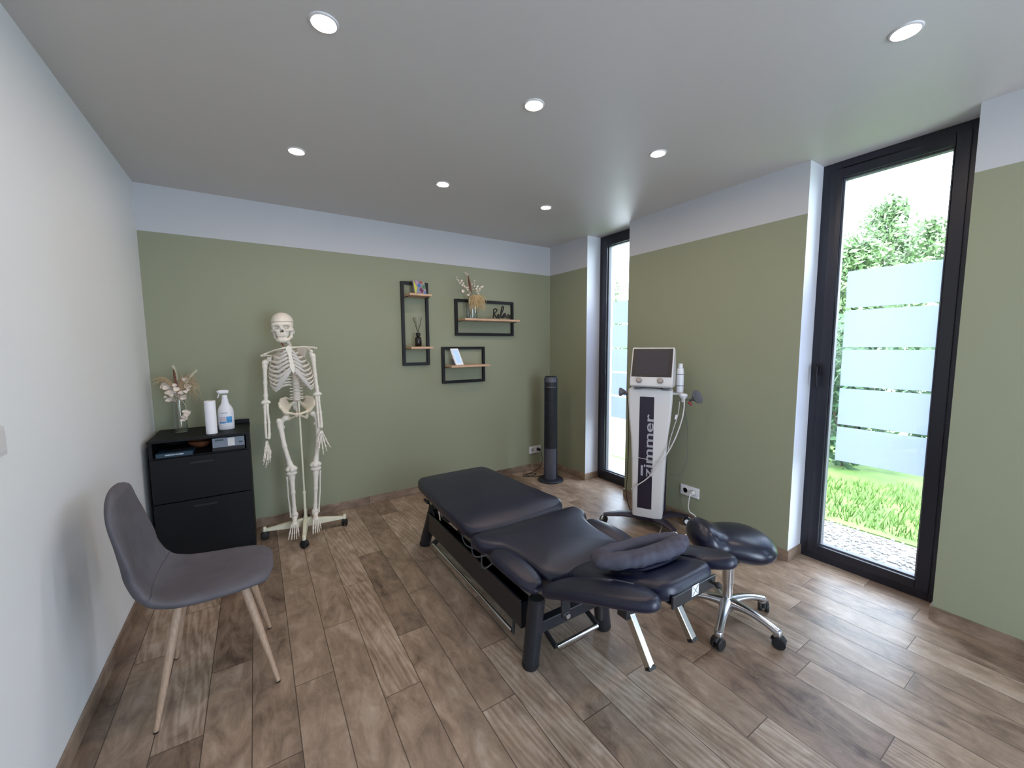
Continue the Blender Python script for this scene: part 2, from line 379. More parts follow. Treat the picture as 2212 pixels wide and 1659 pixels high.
def chain(pts, rs, k=.004, h=.003, extra=None, pad=.01):
    """smooth bone through points with radii, extra = [(centre, radii)] bulges"""
    P_ = np.array(pts, float); r = max(rs)+pad
    al = [P_]; 
    if extra: al.append(np.array([e[0] for e in extra]))
    A = np.concatenate(al); er = max([r]+[max(e[1]) if hasattr(e[1], '__len__') else e[1] for e in (extra or [])])+pad
    def fn(X, Y, Z):
        d = None
        for i in range(len(P_)-1):
            c = cap(X, Y, Z, P_[i], P_[i+1], rs[i], rs[i+1]); d = c if d is None else su(d, c, k)
        for e in (extra or []):
            c = ell(X, Y, Z, e[0], e[1] if hasattr(e[1], '__len__') else (e[1],)*3); d = su(d, c, k)
        return d
    return sdf(fn, A.min(0)-er, A.max(0)+er, h)
def caster(mb_hood, mb_wheel, c, r, yaw, wd):
    """twin-wheel furniture caster centred at c"""
    R = Matrix.Translation(Vector(c)) @ Matrix.Rotation(yaw, 4, 'Z') @ Matrix.Rotation(PI/2, 4, 'X')
    for sgn in (-1, 1):
        z0 = sgn*wd*.18; z1 = sgn*wd*.5
        if z0 > z1: z0, z1 = z1, z0
        mb_wheel.lathe([(r*.3, z0), (r*.95, z0), (r, z0+wd*.05), (r, z1-wd*.06), (r*.9, z1), (r*.3, z1)], 24, R)
    pts = [Matrix.Rotation(yaw, 3, 'Z') @ Vector((math.cos(t)*r*.92, 0, math.sin(t)*r*.92)) + Vector(c) for t in np.linspace(.1, PI*.85, 8)]
    mb_hood.tube(pts, wd*.22, 8)
    mb_hood.tube([Vector(c)+Vector((0, 0, r*.5)), Vector(c)+Vector((0, 0, r*1.25))], wd*.2, 10)

# ------------------------------------------------------------------ room shell
struct(MB().box((-.15, YR-.15, -.15), (XO, .15, 0)).build('floor', 'floor', smooth=False))
struct(MB().box((-.15, YR-.15, H), (XO, .15, H+.18)).build('ceiling', 'ceiling', smooth=False))
struct(MB().box((-.15, YR, 0), (0, .15, H)).build('wall_left', 'left', smooth=False))
struct(MB().box((0, 0, 0), (XO, .15, H)).build('wall_back', 'wall', smooth=False))
mf = MB(); mf.box((-.15, YR-.15, 0), (GL[0], YR, H)); mf.box((GL[1], YR-.15, 0), (XO, YR, H)); mf.box((GL[0], YR-.15, 2.36), (GL[1], YR, H))
struct(mf.build('wall_front', 'left', smooth=False))
dr = struct(bpy.data.objects.new('door_1', None), 'glazed sliding doors behind the viewer'); COL.objects.link(dr); dr.location = (1.7, YR-.1, 0); ORG[dr.name] = np.array(dr.location)
m = MB()
for x in (GL[0], (GL[0]+GL[1])/2-.04, GL[1]-.07): m.box((x, YR-.12, 0), (x+.07, YR-.05, 2.36))
m.box((GL[0], YR-.12, 0), (GL[1], YR-.05, .06)); m.box((GL[0], YR-.12, 2.29), (GL[1], YR-.05, 2.36)); m.build('frame', 'frame', dr, smooth=False)
MB().box((GL[0]+.05, YR-.09, .05), (GL[1]-.05, YR-.084, 2.3)).build('glass_pane', 'glass', dr, smooth=False)
mr = MB(); edges = [0.0]
for a, b in WIN: edges += [a, b]
edges.append(YR)
for i in range(0, len(edges), 2):
    y1, y0 = edges[i], edges[i+1]
    v = [(W, y0, 0), (XO, y0, 0), (XO, y1, 0), (W, y1, 0), (W, y0, H), (XO, y0, H), (XO, y1, H), (W, y1, H)]
    mr.add(v, [(3, 0, 4, 7)], 0); mr.add(v, [(0, 3, 2, 1), (4, 5, 6, 7), (0, 1, 5, 4), (2, 3, 7, 6)], 1); mr.add(v, [(1, 2, 6, 5)], 2)
struct(mr.build('wall_right', ['wall', 'white', 'render'], smooth=False))
BH, BT = .07, .009
struct(MB().box((BT, -BT, 0), (W-BT, 0, BH)).build('baseboard_back', 'base_x', smooth=False, bevel=.0015))
struct(MB().box((0, YR, 0), (BT, 0, BH)).build('baseboard_left', 'base_y', smooth=False, bevel=.0015))
mb = MB()
for i in range(0, len(edges), 2):
    y1, y0 = edges[i], edges[i+1]
    mb.box((W-BT, y0-(BT if i < 6 else 0), 0), (W, y1+(BT if i else 0), BH))
    if i: mb.box((W, y1, 0), (XI, y1+BT, BH))
    if i < len(edges)-2: mb.box((W, y0-BT, 0), (XI, y0, BH))
struct(mb.build('baseboard_right', 'base_y', smooth=False, bevel=.0015))

# windows: frame, sash, pane, frosted strips, handle
ZF = [1.855, 1.62, 1.381, 1.142, .900, .668]
for wi, (a, b) in enumerate(WIN):
    root = struct(bpy.data.objects.new('window_%d' % (wi+1), None)); COL.objects.link(root)
    root.location = (XI, (a+b)/2, 0); ORG[root.name] = np.array(root.location)
    root['label'] = ['narrow anthracite floor-to-ceiling window beside the far corner', 'tall anthracite window with frosted strips at the right', 'tall window further along the right wall'][wi]
    def ring(y1, y0, z0, z1, wd, x0, x1, m):
        m.box((x0, y0, z0), (x1, y0+wd, z1)); m.box((x0, y1-wd, z0), (x1, y1, z1))
        m.box((x0, y0+wd, z0), (x1, y1-wd, z0+wd)); m.box((x0, y0+wd, z1-wd), (x1, y1-wd, z1))
    m = MB(); ring(a, b, 0, H, .052, XI, XI+.075, m); m.build('frame', 'frame', root, smooth=False, bevel=.002)
    m = MB(); ring(a-.047, b+.047, .047, H-.047, .055, XI-.012, XI+.06, m); m.build('sash', 'frame', root, smooth=False, bevel=.003)
    m = MB(); ring(a-.102, b+.102, .102, H-.102, .009, XI+.012, XI+.05, m); m.build('glazing_bead', 'greyp', root, smooth=False, bevel=.001)
    g0, g1 = b+.103, a-.103
    m = MB().box((XI+.034, g0, .103), (XI+.040, g1, H-.103)); m.build('glass_pane', 'glass', root, smooth=False)
    m = MB()
    for k in range(5):
        m.box((XI+.0405, g0+.010, ZF[k+1]+.008), (XI+.0415, g1-.042, ZF[k]-.008))
    m.build('frosted_film', 'film', root, smooth=False)
    if wi == 1:
        y = -2.555; z = 1.25
        m = MB(); m.box((XI-.020, y-.014, z-.035), (XI-.012, y+.014, z+.035)); m.tube([(XI-.014, y, z+.012), (XI-.05, y, z+.012)], .008)
        m.tube([(XI-.05, y, z+.015), (XI-.052, y, z-.04), (XI-.048, y-.002, z-.11)], [.010, .009, .008], flat=.7); m.build('handle', 'black_metal', root, bevel=.002)

# ------------------------------------------------------------------ recessed ceiling lamps
LAMPS = [(.873, -1.03, 'recessed ceiling spotlight in the back row, above the skeleton'), (1.745, -1.03, 'recessed ceiling spotlight in the back row, middle one of three'), (2.616, -1.03, 'recessed ceiling spotlight in the back row, nearest the far corner'),
         (.873, -2.08, 'recessed ceiling spotlight in the middle row, nearest the white left wall'), (1.745, -2.08, 'recessed ceiling spotlight in the middle row, its centre one'), (2.616, -2.08, 'recessed ceiling spotlight in the middle row, nearest the windows'),
         (2.60, -3.12, 'recessed ceiling spotlight nearest the camera, in front of the tall window')]
l0 = thing('ceiling_spotlight', (0, 0, H), 'x', 'ceiling light', 'recessed ceiling spotlights')
MB().lathe([(.034, H+.001), (.034, H-.003), (.040, H-.006), (.046, H-.004), (.048, H+.001)], 32).build('trim_ring', 'offw', l0)
M_['lamp'] = emis('lamp_lens', (1.0, .80, .66), LAMP)
MB().lathe([(.0, H-.0035), (.034, H-.0035), (.034, H+.001), (0, H+.001)], 32).build('lens', 'lamp', l0)
for i, (x, y, lb) in enumerate(LAMPS):
    o = l0 if i == 0 else copy_tree(l0)
    o.location = (x, y, H); o['label'] = lb

# ------------------------------------------------------------------ outlets, switch
def outlet(name, c, ax, label, plug=None):
    """double wall socket: plate 16 x 8.3 cm; ax 'y' on the back wall, 'x' on the right wall"""
    t = thing(name, c, label, 'socket', 'double white wall sockets')
    C0 = Vector(c)
    def q(u, d, z): return C0+Vector((u, -d, z)) if ax == 'y' else C0+Vector((-d, -u, z))
    RM = Matrix.Rotation(PI/2, 4, 'X') if ax == 'y' else Matrix.Rotation(-PI/2, 4, 'Y')
    a = q(-.08, 0, -.041); b = q(.08, .010, .041); m = MB().box([min(a[i], b[i]) for i in range(3)], [max(a[i], b[i]) for i in range(3)]); m.build('plate', 'plastic', t, bevel=.003, smooth=False)
    for s in (-1, 1):
        m = MB(); T = Matrix.Translation(q(s*.036, .0102, 0)) @ RM
        m.lathe([(.019, 0), (.019, .0012), (.021, .0016), (.0225, .0008), (.023, 0)], 24, T); m.lathe([(0, .0001), (.019, .0001)], 24, T)
        o = m.build('socket_well', 'offw', t)
        mm = MB()
        for k in (-1, 1): mm.sph(q(s*.036+k*.0095, .011, 0), .0028, 6)
        mm.build('pin_hole', 'dark', o)
    return t
outlet('wall_socket', (3.248, 0, .232), 'y', 'white double socket low on the back wall, black plug in its right well')
outlet('wall_socket', (W, -1.806, .253), 'x', 'white double socket on the right wall behind the saddle stool')
m = MB(); m.box((0, -2.02, 1.115), (.009, -1.94, 1.195)); sw = thing('light_switch', (0, -1.98, 1.115), 'white light switch on the left wall at the photo edge', 'light switch')
m.build('plate', 'offw', sw, bevel=.002, smooth=False); MB().box((.009, -2.012, 1.125), (.0125, -1.948, 1.185)).build('rocker', 'offw', sw, bevel=.002, smooth=False)

# ------------------------------------------------------------------ cabinet and what stands in and on it
CX0, CX1, CY0, CY1, CZ = .035, .548, -.45, -.03, .845
cab = thing('drawer_cabinet', ((CX0+CX1)/2, (CY0+CY1)/2, 0), 'black cabinet with an open niche over two drawers, in the left corner', 'cabinet')
m = MB(); t_ = .018
m.box((CX0, CY0, 0), (CX0+t_, CY1, CZ-.015)); m.box((CX1-t_, CY0, .0), (CX1, CY1, CZ-.015)); m.box((CX0, CY1-.01, .02), (CX1, CY1, CZ-.015))
m.box((CX0+t_, CY0+.01, .735-.014), (CX1-t_, CY1-.01, .735)); m.box((CX0+t_, CY0+.012, 0), (CX1-t_, CY0+.03, .075)); m.box((CX0+t_, CY0+.01, .075), (CX1-t_, CY1-.01, .09))
m.build('carcass', 'cab', cab, bevel=.001, smooth=False)
MB().box((CX0-.004, CY0-.006, CZ-.015), (CX1+.004, CY1, CZ)).build('top_panel', 'cab', cab, bevel=.001, smooth=False)
MB().box((CX1-.16, CY1-.012, CZ), (CX1+.002, CY1, CZ+.03)).build('rear_lip', 'cab', cab, bevel=.001, smooth=False)
for z0, z1 in ((.452, .729), (.092, .446)):
    d = MB().box((CX0+.003, CY0-.018, z0), (CX1-.003, CY0, z1)).build('drawer', 'cab', cab, bevel=.0015, smooth=False)
    MB().box(((CX0+CX1)/2-.06, CY0-.021, z1-.046), ((CX0+CX1)/2+.06, CY0-.018, z1-.034)).build('drawer_handle', 'cab_in', d, bevel=.001, smooth=False)
ZN = .7352
# book, bowl, grey carton, lid
bk = thing('book', (.16, -.36, ZN), 'dark blue book lying at the left of the cabinet niche', 'book')
MB().box((.065, -.445, ZN), (.245, -.30, ZN+.026)).build('cover', 'bookblue', bk, bevel=.001, smooth=False)
def text_mesh(s, size, name, m, parent, M4, ext=.0006, bold=0., xs=1.):
    c = bpy.data.curves.new(name, 'FONT'); c.body = s; c.size = size; c.extrude = ext; c.offset = bold; c.align_x = 'CENTER'; c.align_y = 'CENTER'
    o = bpy.data.objects.new(name+'_tmp', c); COL.objects.link(o); bpy.context.view_layer.update()
    me = bpy.data.meshes.new_from_object(o.evaluated_get(bpy.context.evaluated_depsgraph_get())); bpy.data.objects.remove(o)
    me.transform(M4 @ Matrix.Diagonal((xs, 1, 1, 1)))
    k = ORG[parent.name]; me.transform(Matrix.Translation(-Vector(k)))
    me.materials.clear(); me.materials.append(M_[m]); ob = bpy.data.objects.new(name, me); COL.objects.link(ob); ob.parent = parent; ORG[ob.name] = k; return ob
RX90 = Matrix.Rotation(PI/2, 4, 'X')
text_mesh('GUIDE ECO-PHARMA', .0095, 'spine_title', 'whiteink', bk, Matrix.Translation((.155, -.4454, ZN+.0135)) @ RX90, bold=.0003)
bw = MB().lathe([(0, 0), (.03, 0), (.06, .02), (.072, .045), (.066, .046), (.055, .024), (0, .01)], 32, Matrix.Translation((.265, -.215, ZN))).build('wooden_bowl', 'bowl'); tag(bw, 'brown wooden bowl at the middle of the cabinet niche', 'bowl')
ld = MB().lathe([(0, 0), (.04, 0), (.045, .006), (.04, .011), (0, .012)], 32, Matrix.Translation((.165, -.37, ZN+.0262))).build('round_tin', 'black_metal'); tag(ld, 'flat round black tin on the dark blue book', 'tin')
bx = thing('carton_box', (.43, -.36, ZN+.0), 'grey carton with printed labels at the right of the cabinet niche', 'box')
MB().box((.348, -.44, .760), (.522, -.25, .822)).build('carton', 'greybox', bx, smooth=False, bevel=.001)
MB().box((.43, -.4406, .765), (.468, -.44, .818)).build('label_panel', 'offw', bx, smooth=False)
MB().box((.362, -.4406, .803), (.408, -.44, .813)).build('printed_mark', 'ink', bx, smooth=False)
MB().box((.49, -.4406, .78), (.512, -.44, .79)).build('printed_mark', 'ink', bx, smooth=False)
bn = MB().box((.345, -.438, ZN), (.522, -.22, .7595)).build('flat_case', 'cab_in', smooth=False, bevel=.002); tag(bn, 'flat black case under the grey carton in the cabinet niche', 'case')
ZT = CZ+.0005
# paper roll
pr = thing('paper_roll', (.345, -.37, ZT), 'white paper towel roll standing upright on the black cabinet', 'paper roll')
MB().lathe([(.019, 0), (.030, 0), (.031, .001), (.031, .218), (.030, .219), (.019, .219), (.019, 0)], 40, Matrix.Translation((.345, -.37, ZT))).build('paper', 'paper', pr)
MB().lathe([(.017, .001), (.0189, .001), (.0189, .2185), (.017, .2185), (.017, .001)], 32, Matrix.Translation((.345, -.37, ZT))).build('cardboard_core', 'bone2', pr)
# spray bottle
sx, sy = .420, -.25
sp = thing('spray_bottle', (sx, sy, ZT), 'white trigger spray bottle with blue label on the black cabinet', 'spray bottle')
def oval(prof, sxx, syy, c): return [prof, Matrix.Translation(c) @ Matrix.Diagonal((sxx, syy, 1, 1))]
pr_ = [(0, 0), (.041, 0), (.046, .006), (.0465, .06), (.0465, .12), (.044, .14), (.036, .16), (.026, .175), (.021, .19), (.0175, .215), (0, .215)]
a_ = oval(pr_, 1, .62, (sx, sy, ZT)); MB().lathe(a_[0], 40, a_[1]).build('bottle_body', 'plastic', sp)
MB().lathe([(0, .214), (.0165, .214), (.0165, .236), (.014, .240), (0, .24)], 24, Matrix.Translation((sx, sy, ZT))).build('collar', 'plastic', sp)
m = sdf(lambda X, Y, Z: su(rbox(X, Y, Z, (sx-.004, sy, ZT+.262), (.030, .012, .013), .010), ell(X, Y, Z, (sx-.022, sy, ZT+.265), (.022, .010, .009)), .01), (sx-.06, sy-.03, ZT+.23), (sx+.05, sy+.03, ZT+.29), .002)
m.build('spray_head', 'plastic', sp)
MB().tube([(sx-.030, sy, ZT+.258), (sx-.033, sy, ZT+.24), (sx-.040, sy, ZT+.222)], [.006, .005, .0045], 10, flat=.7).build('trigger', 'plastic', sp)
def on_bottle(x0, x1, z0, z1, nm, mt, off=.0005):
    v = []; f = []; n = 8
    for i in range(n+1):
        x = x0+(x1-x0)*i/n; yy = -math.sqrt(max(.0468**2-x*x, 0))*.62-off
        v += [(sx+x, sy+yy, ZT+z0), (sx+x, sy+yy, ZT+z1)]
    for i in range(n): f.append((2*i, 2*i+2, 2*i+3, 2*i+1))
    return MB().add(v, f).build(nm, mt, sp)
on_bottle(-.036, .000, .050, .092, 'pale_label', 'lab'); on_bottle(-.036, -.0, .046, .056, 'blue_strip', 'blue', .0007)
on_bottle(.002, .034, .048, .092, 'blue_label', 'blue')
text_mesh('ECOWIPES', .0085, 'brand_print', 'ink', sp, Matrix.Translation((sx-.008, sy-.0296, ZT+.117)) @ RX90)

# ---- dried flowers
def bezier(p0, p1, p2, n=8):
    p0, p1, p2 = map(np.array, (p0, p1, p2)); return [(1-t)**2*p0+2*t*(1-t)*p1+t*t*p2 for t in np.linspace(0, 1, n)]
def plume(m, pts, r, n=90, ln=.02, th=.0006, rnd=random):
    """fuzzy plume: fine hairs along a path"""
    pts = [np.array(p) for p in pts]
    for i in range(n):
        t = rnd.random()*(len(pts)-1.001); k = int(t); p = pts[k]+(pts[k+1]-pts[k])*(t-k); d = pts[k+1]-pts[k]; d = d/np.linalg.norm(d)
        q = np.array([rnd.gauss(0, 1) for _ in range(3)]); q -= d*(q@d)*.3; q /= np.linalg.norm(q)+1e-9
        e = p+q*r+d*ln*.8; m.tube([p, p+q*r*.6+d*ln*.25, e], [th, th, th*.4], 4)
def petal(m, c, r, nrm, rnd=random):
    """curled petal as a thin cupped disc"""
    n = Vector(nrm).normalized(); R = n.to_track_quat('Z', 'Y').to_matrix().to_4x4(); k = 10
    v = []; f = []
    for i, (rr, hh) in enumerate(((.02, 0), (.5, .05), (.85, .22), (1, .42))):
        for j in range(k):
            t = 2*PI*j/k; q = 1+.16*math.sin(3*t+c[0]*90); v.append(Matrix.Translation(Vector(tuple(c))) @ R @ Vector((r*rr*math.cos(t)*q, r*rr*math.sin(t)*.85*q, r*hh*(1+.5*math.sin(2*t)))))
    for i in range(3):
        for j in range(k): f.append((i*k+j, i*k+(j+1) % k, (i+1)*k+(j+1) % k, (i+1)*k+j))
    f.append(tuple(range(k-1, -1, -1)))
    kk = len(v); v2 = [q - (R.to_3x3() @ Vector((0, 0, .0012))) for q in v]; v += v2
    f += [tuple(reversed([i+kk for i in q])) for q in f]
    for j in range(k): f.append((3*k+j, 3*k+(j+1) % k, kk+3*k+(j+1) % k, kk+3*k+j))
    m.add(v, f)
# left vase (tall slim) on the cabinet
vx, vy = .166, -.19
vs = MB().lathe([(0, 0), (.034, 0), (.037, .004), (.037, .05), (.033, .12), (.031, .21), (.0325, .235), (.0305, .235), (.029, .21), (.031, .12), (.034, .05), (.033, .012), (0, .010)], 32, Matrix.Translation((vx, vy, ZT))).build('glass_vase', 'vase'); tag(vs, 'tall slim clear glass vase on the black cabinet', 'vase')
YB = vy-.01
def B(u, v, dy=0.): return P(u, v, 1, YB+dy)
neck = np.array([vx, vy, ZT+.235]); foot = np.array([vx, vy, ZT+.03])
fb = thing('dried_bouquet', (vx, vy, ZT+.03), 'dried bouquet of cream petals and pampas in the tall vase on the cabinet', 'dried flowers')
m = MB()
rs_ = random.Random(3)
tips = [B(376, 800), B(420, 810), B(362, 840), B(388, 838), B(405, 835), B(398, 850), B(370, 856), B(380, 850), B(410, 825), B(372, 848)]
for i, tp in enumerate(tips):
    f0 = foot+np.array([rs_.uniform(-.02, .02), rs_.uniform(-.02, .02), 0]); m.tube(bezier(f0, neck+np.array([rs_.uniform(-.012, .012), rs_.uniform(-.012, .012), 0]), tp, 7), .0013, 6)
m.build('stems', 'stem', fb)
m = MB()
for (u, v, r) in [(357, 834, 15), (356, 838, 11), (368, 843, 12), (365, 848, 12), (380, 841, 11), (384, 852, 14), (371, 853, 9), (364, 864, 9), (374, 862, 11), (399, 819, 11), (402, 823, 10), (397, 836, 12), (405, 834, 12), (398, 858, 11), (392, 848, 9), (386, 828, 9), (378, 832, 8), (358, 857, 6), (400, 846, 8), (388, 864, 8)]:
    c = B(u, v, rs_.uniform(-.03, .03)); petal(m, c, r*.0017, (rs_.uniform(-.7, .7), -1, rs_.uniform(-.2, .45)))
    petal(m, c+np.array([rs_.uniform(-.014, .014), rs_.uniform(-.02, .03), rs_.uniform(-.014, .014)]), r*.0014, (rs_.uniform(-1, 1), -.8, rs_.uniform(-.6, .8)))
m.build('cream_petals', 'petal', fb)
m = MB()
for (u, v) in [(400, 889), (402, 896), (405, 894), (398, 900), (407, 890), (401, 903), (396, 906)]:
    petal(m, B(u, v, -.045+rs_.uniform(-.01, .01)), .015, (rs_.uniform(-.5, .5), -1, rs_.uniform(-.5, .5)))
m.tube(bezier(neck, B(404, 872, -.05), B(402, 890, -.045)), .001, 5)
m.build('hanging_blossom', 'petal', fb)['label'] = 'white blossom hanging beside the glass'
m = MB(); pts = bezier(B(384, 845), B(378, 820), B(375, 797), 8); m.tube(pts, [.003, .006, .0075, .008, .0075, .007, .005, .002], 10); plume(m, pts, .009, 160, .012); m.build('brown_plume', 'browntail', fb)
m = MB(); pts = bezier(B(383, 822), B(380, 800), B(374, 792), 6); plume(m, pts, .008, 170, .01, .0009); pts = bezier(B(402, 828), B(410, 812), B(424, 801), 8); m.tube(pts, .004, 8); plume(m, pts, .008, 220, .012, .0009); m.build('pale_plume', 'paletail', fb)
m = MB()
for i in range(110):
    d = rs_.random()
    if i < 36: e = B(326+rs_.uniform(0, 30), 820+rs_.uniform(-2, 14), rs_.uniform(-.03, .03)); c = B(352+rs_.uniform(-8, 8), 802+rs_.uniform(-2, 12), rs_.uniform(-.03, .03)); e[0] = max(e[0], .012)
    elif i < 85: e = B(425+rs_.uniform(-24, 12), 850+rs_.uniform(-32, 24), rs_.uniform(-.04, .05)); c = B(415+rs_.uniform(-10, 18), 812+rs_.uniform(-10, 20), rs_.uniform(-.04, .05))
    else: e = B(405+rs_.uniform(-20, 20), 806+rs_.uniform(-4, 14), rs_.uniform(-.03, .05)); c = B(392+rs_.uniform(-8, 8), 815, rs_.uniform(-.03, .05))
    m.tube(bezier(B(386+rs_.uniform(-3, 3), 846), c, e, 9), [.0014]*6+[.0011, .0009, .0005], 4)
m.build('pampas_strands', 'pampas', fb)
m = MB(); m.tube([B(412, 834), B(420, 836.5), B(428, 841)], [.0028, .0052, .0015], 10, flat=.45); m.build('long_seed_pod', 'petal', fb)

# ------------------------------------------------------------------ wall shelves and what they hold
def shelf(name, x0, x1, z0, z1, boards, label, depth=.185):
    t = thing(name, ((x0+x1)/2, 0, z0), label, 'wall shelf', 'black metal wall shelves with oak boards'); k = .026
    m = MB(); m.box((x0, -.026, z0), (x0+k, -.001, z1)); m.box((x1-k, -.026, z0), (x1, -.001, z1)); m.box((x0+k, -.026, z0), (x1-k, -.001, z0+k)); m.box((x0+k, -.026, z1-k), (x1-k, -.001, z1))
    for zb in boards: m.box((x0+k, -.12, zb-.025), (x0+k+.012, -.02, zb-.0205)); m.box((x1-k-.012, -.12, zb-.025), (x1-k, -.02, zb-.0205))
    m.build('metal_frame', 'black_metal', t, bevel=.0015, smooth=False)
    for zb in boards:
        m = MB(); m.box((x0+k+.001, -depth, zb-.02), (x1-k-.001, -.004, zb)); m.build('board', 'wood', t, bevel=.003, smooth=False)
    return t
shelf('wall_shelf', 1.752, 2.010, 1.237, 1.999, [1.41, 1.878], 'tall narrow black wall shelf with two oak boards')
shelf('wall_shelf', 2.280, 2.957, 1.517, 1.871, [1.677], 'wide upper right black wall shelf with one long oak board')
shelf('wall_shelf', 2.133, 2.603, 1.050, 1.405, [1.231], 'small lowest black wall shelf holding the white picture frame')
# painted canvas
def quad(m, p, mi=0): m.add(p, [tuple(range(len(p)))], mi)
cv = thing('mosaic_canvas', (1.905, -.10, 1.8785), 'small canvas of coloured mosaic shapes on the tall shelf', 'picture')
def CVp(u, v, d=0):   # u across 0..1, v up 0..1
    A = np.array([1.845, -.135, 1.8788]); Bx = np.array([1.965, -.10, 1.8788]); up = np.array([-.01, .025, .123]); return A+(Bx-A)*u+up*v+np.array([.28, -.96, 0])*(-d)
m = MB(); f_ = [CVp(0, 0), CVp(1, 0), CVp(1, 1), CVp(0, 1)]; bk_ = [CVp(0, 0, .014), CVp(1, 0, .014), CVp(1, 1, .014), CVp(0, 1, .014)]
m.add(f_+bk_, [(0, 1, 2, 3), (7, 6, 5, 4), (0, 4, 5, 1), (1, 5, 6, 2), (2, 6, 7, 3), (3, 7, 4, 0)]); m.build('canvas_block', mat('grey_canvas', '8a8590', .7), cv, smooth=False)
cells = [('c9c94a', [(0, 0), (.04, .98), (.16, .7), (.25, .45), (.12, .1)]), ('b08fae', [(.2, .97), (.4, .97), (.36, .72), (.24, .74)]), ('3f6cb0', [(.38, .70), (.52, .84), (.62, .66), (.5, .5), (.36, .56)]), ('9c4a30', [(.5, .97), (.84, .97), (.74, .8), (.6, .8)]),
         ('3d7a44', [(.72, .62), (.95, .78), (.95, .45), (.82, .44)]), ('6b3350', [(.42, .32), (.62, .56), (.80, .3), (.6, .06)]), ('4a78b8', [(.72, .03), (.98, .03), (.97, .22), (.86, .26)]), ('c9a0a0', [(.86, .32), (.97, .42), (.97, .27)]), ('7c86a8', [(.2, .36), (.34, .5), (.36, .2), (.24, .04)]), ('b9b04e', [(.8, .9), (.9, .92), (.9, .82), (.82, .8)]), ('a04a3a', [(.08, .9), (.16, .93), (.17, .82), (.09, .8)])]
for i, (c, pg) in enumerate(cells):
    m = MB(); pl_ = [CVp(u, v, -.0008) for u, v in pg]; pb = [CVp(u, v, .0) for u, v in pg]; n = len(pg)
    m.add(pl_+pb, [tuple(range(n))]+[(j, n+j, n+(j+1) % n, (j+1) % n) for j in range(n)]); m.build('colour_patch', mat('patch_'+c, c, .6), cv, smooth=False)
# reed diffuser
dx, dy, dz = 1.870, -.11, 1.4105
rd = thing('reed_diffuser', (dx, dy, dz), 'dark bottle diffuser with thin reeds on the tall shelf', 'diffuser')
MB().lathe([(0, 0), (.027, 0), (.0295, .003), (.0295, .068), (.026, .082), (.014, .092), (.012, .096), (0, .096)], 32, Matrix.Translation((dx, dy, dz))).build('bottle', 'darkglass', rd)
MB().lathe([(0, .095), (.0185, .095), (.0195, .099), (.0195, .122), (.018, .124), (.008, .124), (.008, .11), (0, .11)], 32, Matrix.Translation((dx, dy, dz))).build('collar', 'black_metal', rd)
for k, (ax_, ay_) in enumerate([(-.047, .0), (-.040, .01), (-.034, -.006), (-.020, .004), (.014, -.004), (.034, .004), (-.046, -.01), (.036, -.008)]):
    MB().tube([(dx-ax_*.12, dy-ay_*.2, dz+.10), (dx+ax_, dy+ay_, dz+.262)], .0014, 6).build('reed', 'reed', rd)
# small vase with bouquet on the wide shelf
ux, uy, uz = 2.42, -.10, 1.6775
v2 = MB().lathe([(0, 0), (.050, 0), (.055, .005), (.055, .145), (.0525, .145), (.052, .012), (0, .010)], 36, Matrix.Translation((ux, uy, uz))).build('glass_vase', 'vase'); tag(v2, 'wide clear glass vase on the upper right wall shelf', 'vase')
b2 = thing('dried_bouquet', (ux, uy, uz+.012), 'dried bouquet with drooping golden grass in the wide vase on the wall shelf', 'dried flowers')
def Q(u, v, dy_=0.): return P(u, v, 1, uy+dy_)
base2 = np.array([ux, uy, uz+.03]); nk2 = np.array([ux+.01, uy, uz+.15])
m = MB()
for tp in [(1004, 590), (987, 599), (1024, 606), (1040, 620), (1030, 622), (1012, 600), (999, 630)]:
    m.tube(bezier(base2+np.array([rs_.uniform(-.03, .03), rs_.uniform(-.02, .02), 0]), nk2, Q(*tp), 8), .0016, 6)
m.build('stems', 'stem', b2)
m = MB()
for (u, v, r) in [(996, 608, 5), (993, 612, 5), (998, 606, 5), (990, 607, 4), (999, 616, 5), (1003, 619, 5), (1008, 622, 5), (1011, 621, 5), (1015, 632, 5), (1010, 626, 4), (1030, 620, 6), (1029, 625, 6), (1032, 618, 5), (1031, 630, 6), (1036, 627, 5), (1040, 621, 6), (1043, 619, 5), (1025, 606, 3), (1024, 612, 4), (1025, 618, 4), (1019, 615, 5), (1006, 589, 3), (1009, 592, 3), (987, 599, 3), (1011, 594, 3), (1037, 623, 5), (1012, 637, 5), (1022, 625, 5), (988, 604, 3), (1001, 612, 4), (1034, 634, 4)]:
    petal(m, Q(u, v, rs_.uniform(-.03, .03)), r*.0022, (rs_.uniform(-.8, .8), -1, rs_.uniform(-.5, .8)))
m.build('cream_petals', 'petal', b2)
for q_, r_ in (((999.5, 629, -.02), .030), ((1010, 637, -.02), .02)): m = MB(); petal(m, Q(*q_), r_*.55, (.1, -1, 0)); m.build('round_seed_pod', 'petal', b2)
m = MB(); pts = bezier(Q(1018, 632), Q(1014, 612), Q(1011, 595), 8); m.tube(pts, [.004, .007, .010, .012, .011, .009, .006, .002], 10); plume(m, pts, .011, 120, .015); m.build('brown_plume', 'browntail', b2)
m = MB()
for i in range(150):
    e = Q(1012+abs(rs_.random())**1.0*40, 655+rs_.uniform(0, 20)-(4 if i % 2 else 0), rs_.uniform(-.09, .04)); mid = Q(1026+rs_.uniform(-14, 26), 634+rs_.uniform(-4, 5), rs_.uniform(-.09, .04))
    m.tube(bezier(Q(1020+rs_.uniform(-4, 4), 640), mid, e, 9), [.0024]*6+[.002, .0014, .0006], 4)
m.build('golden_grass', 'pampas2', b2)
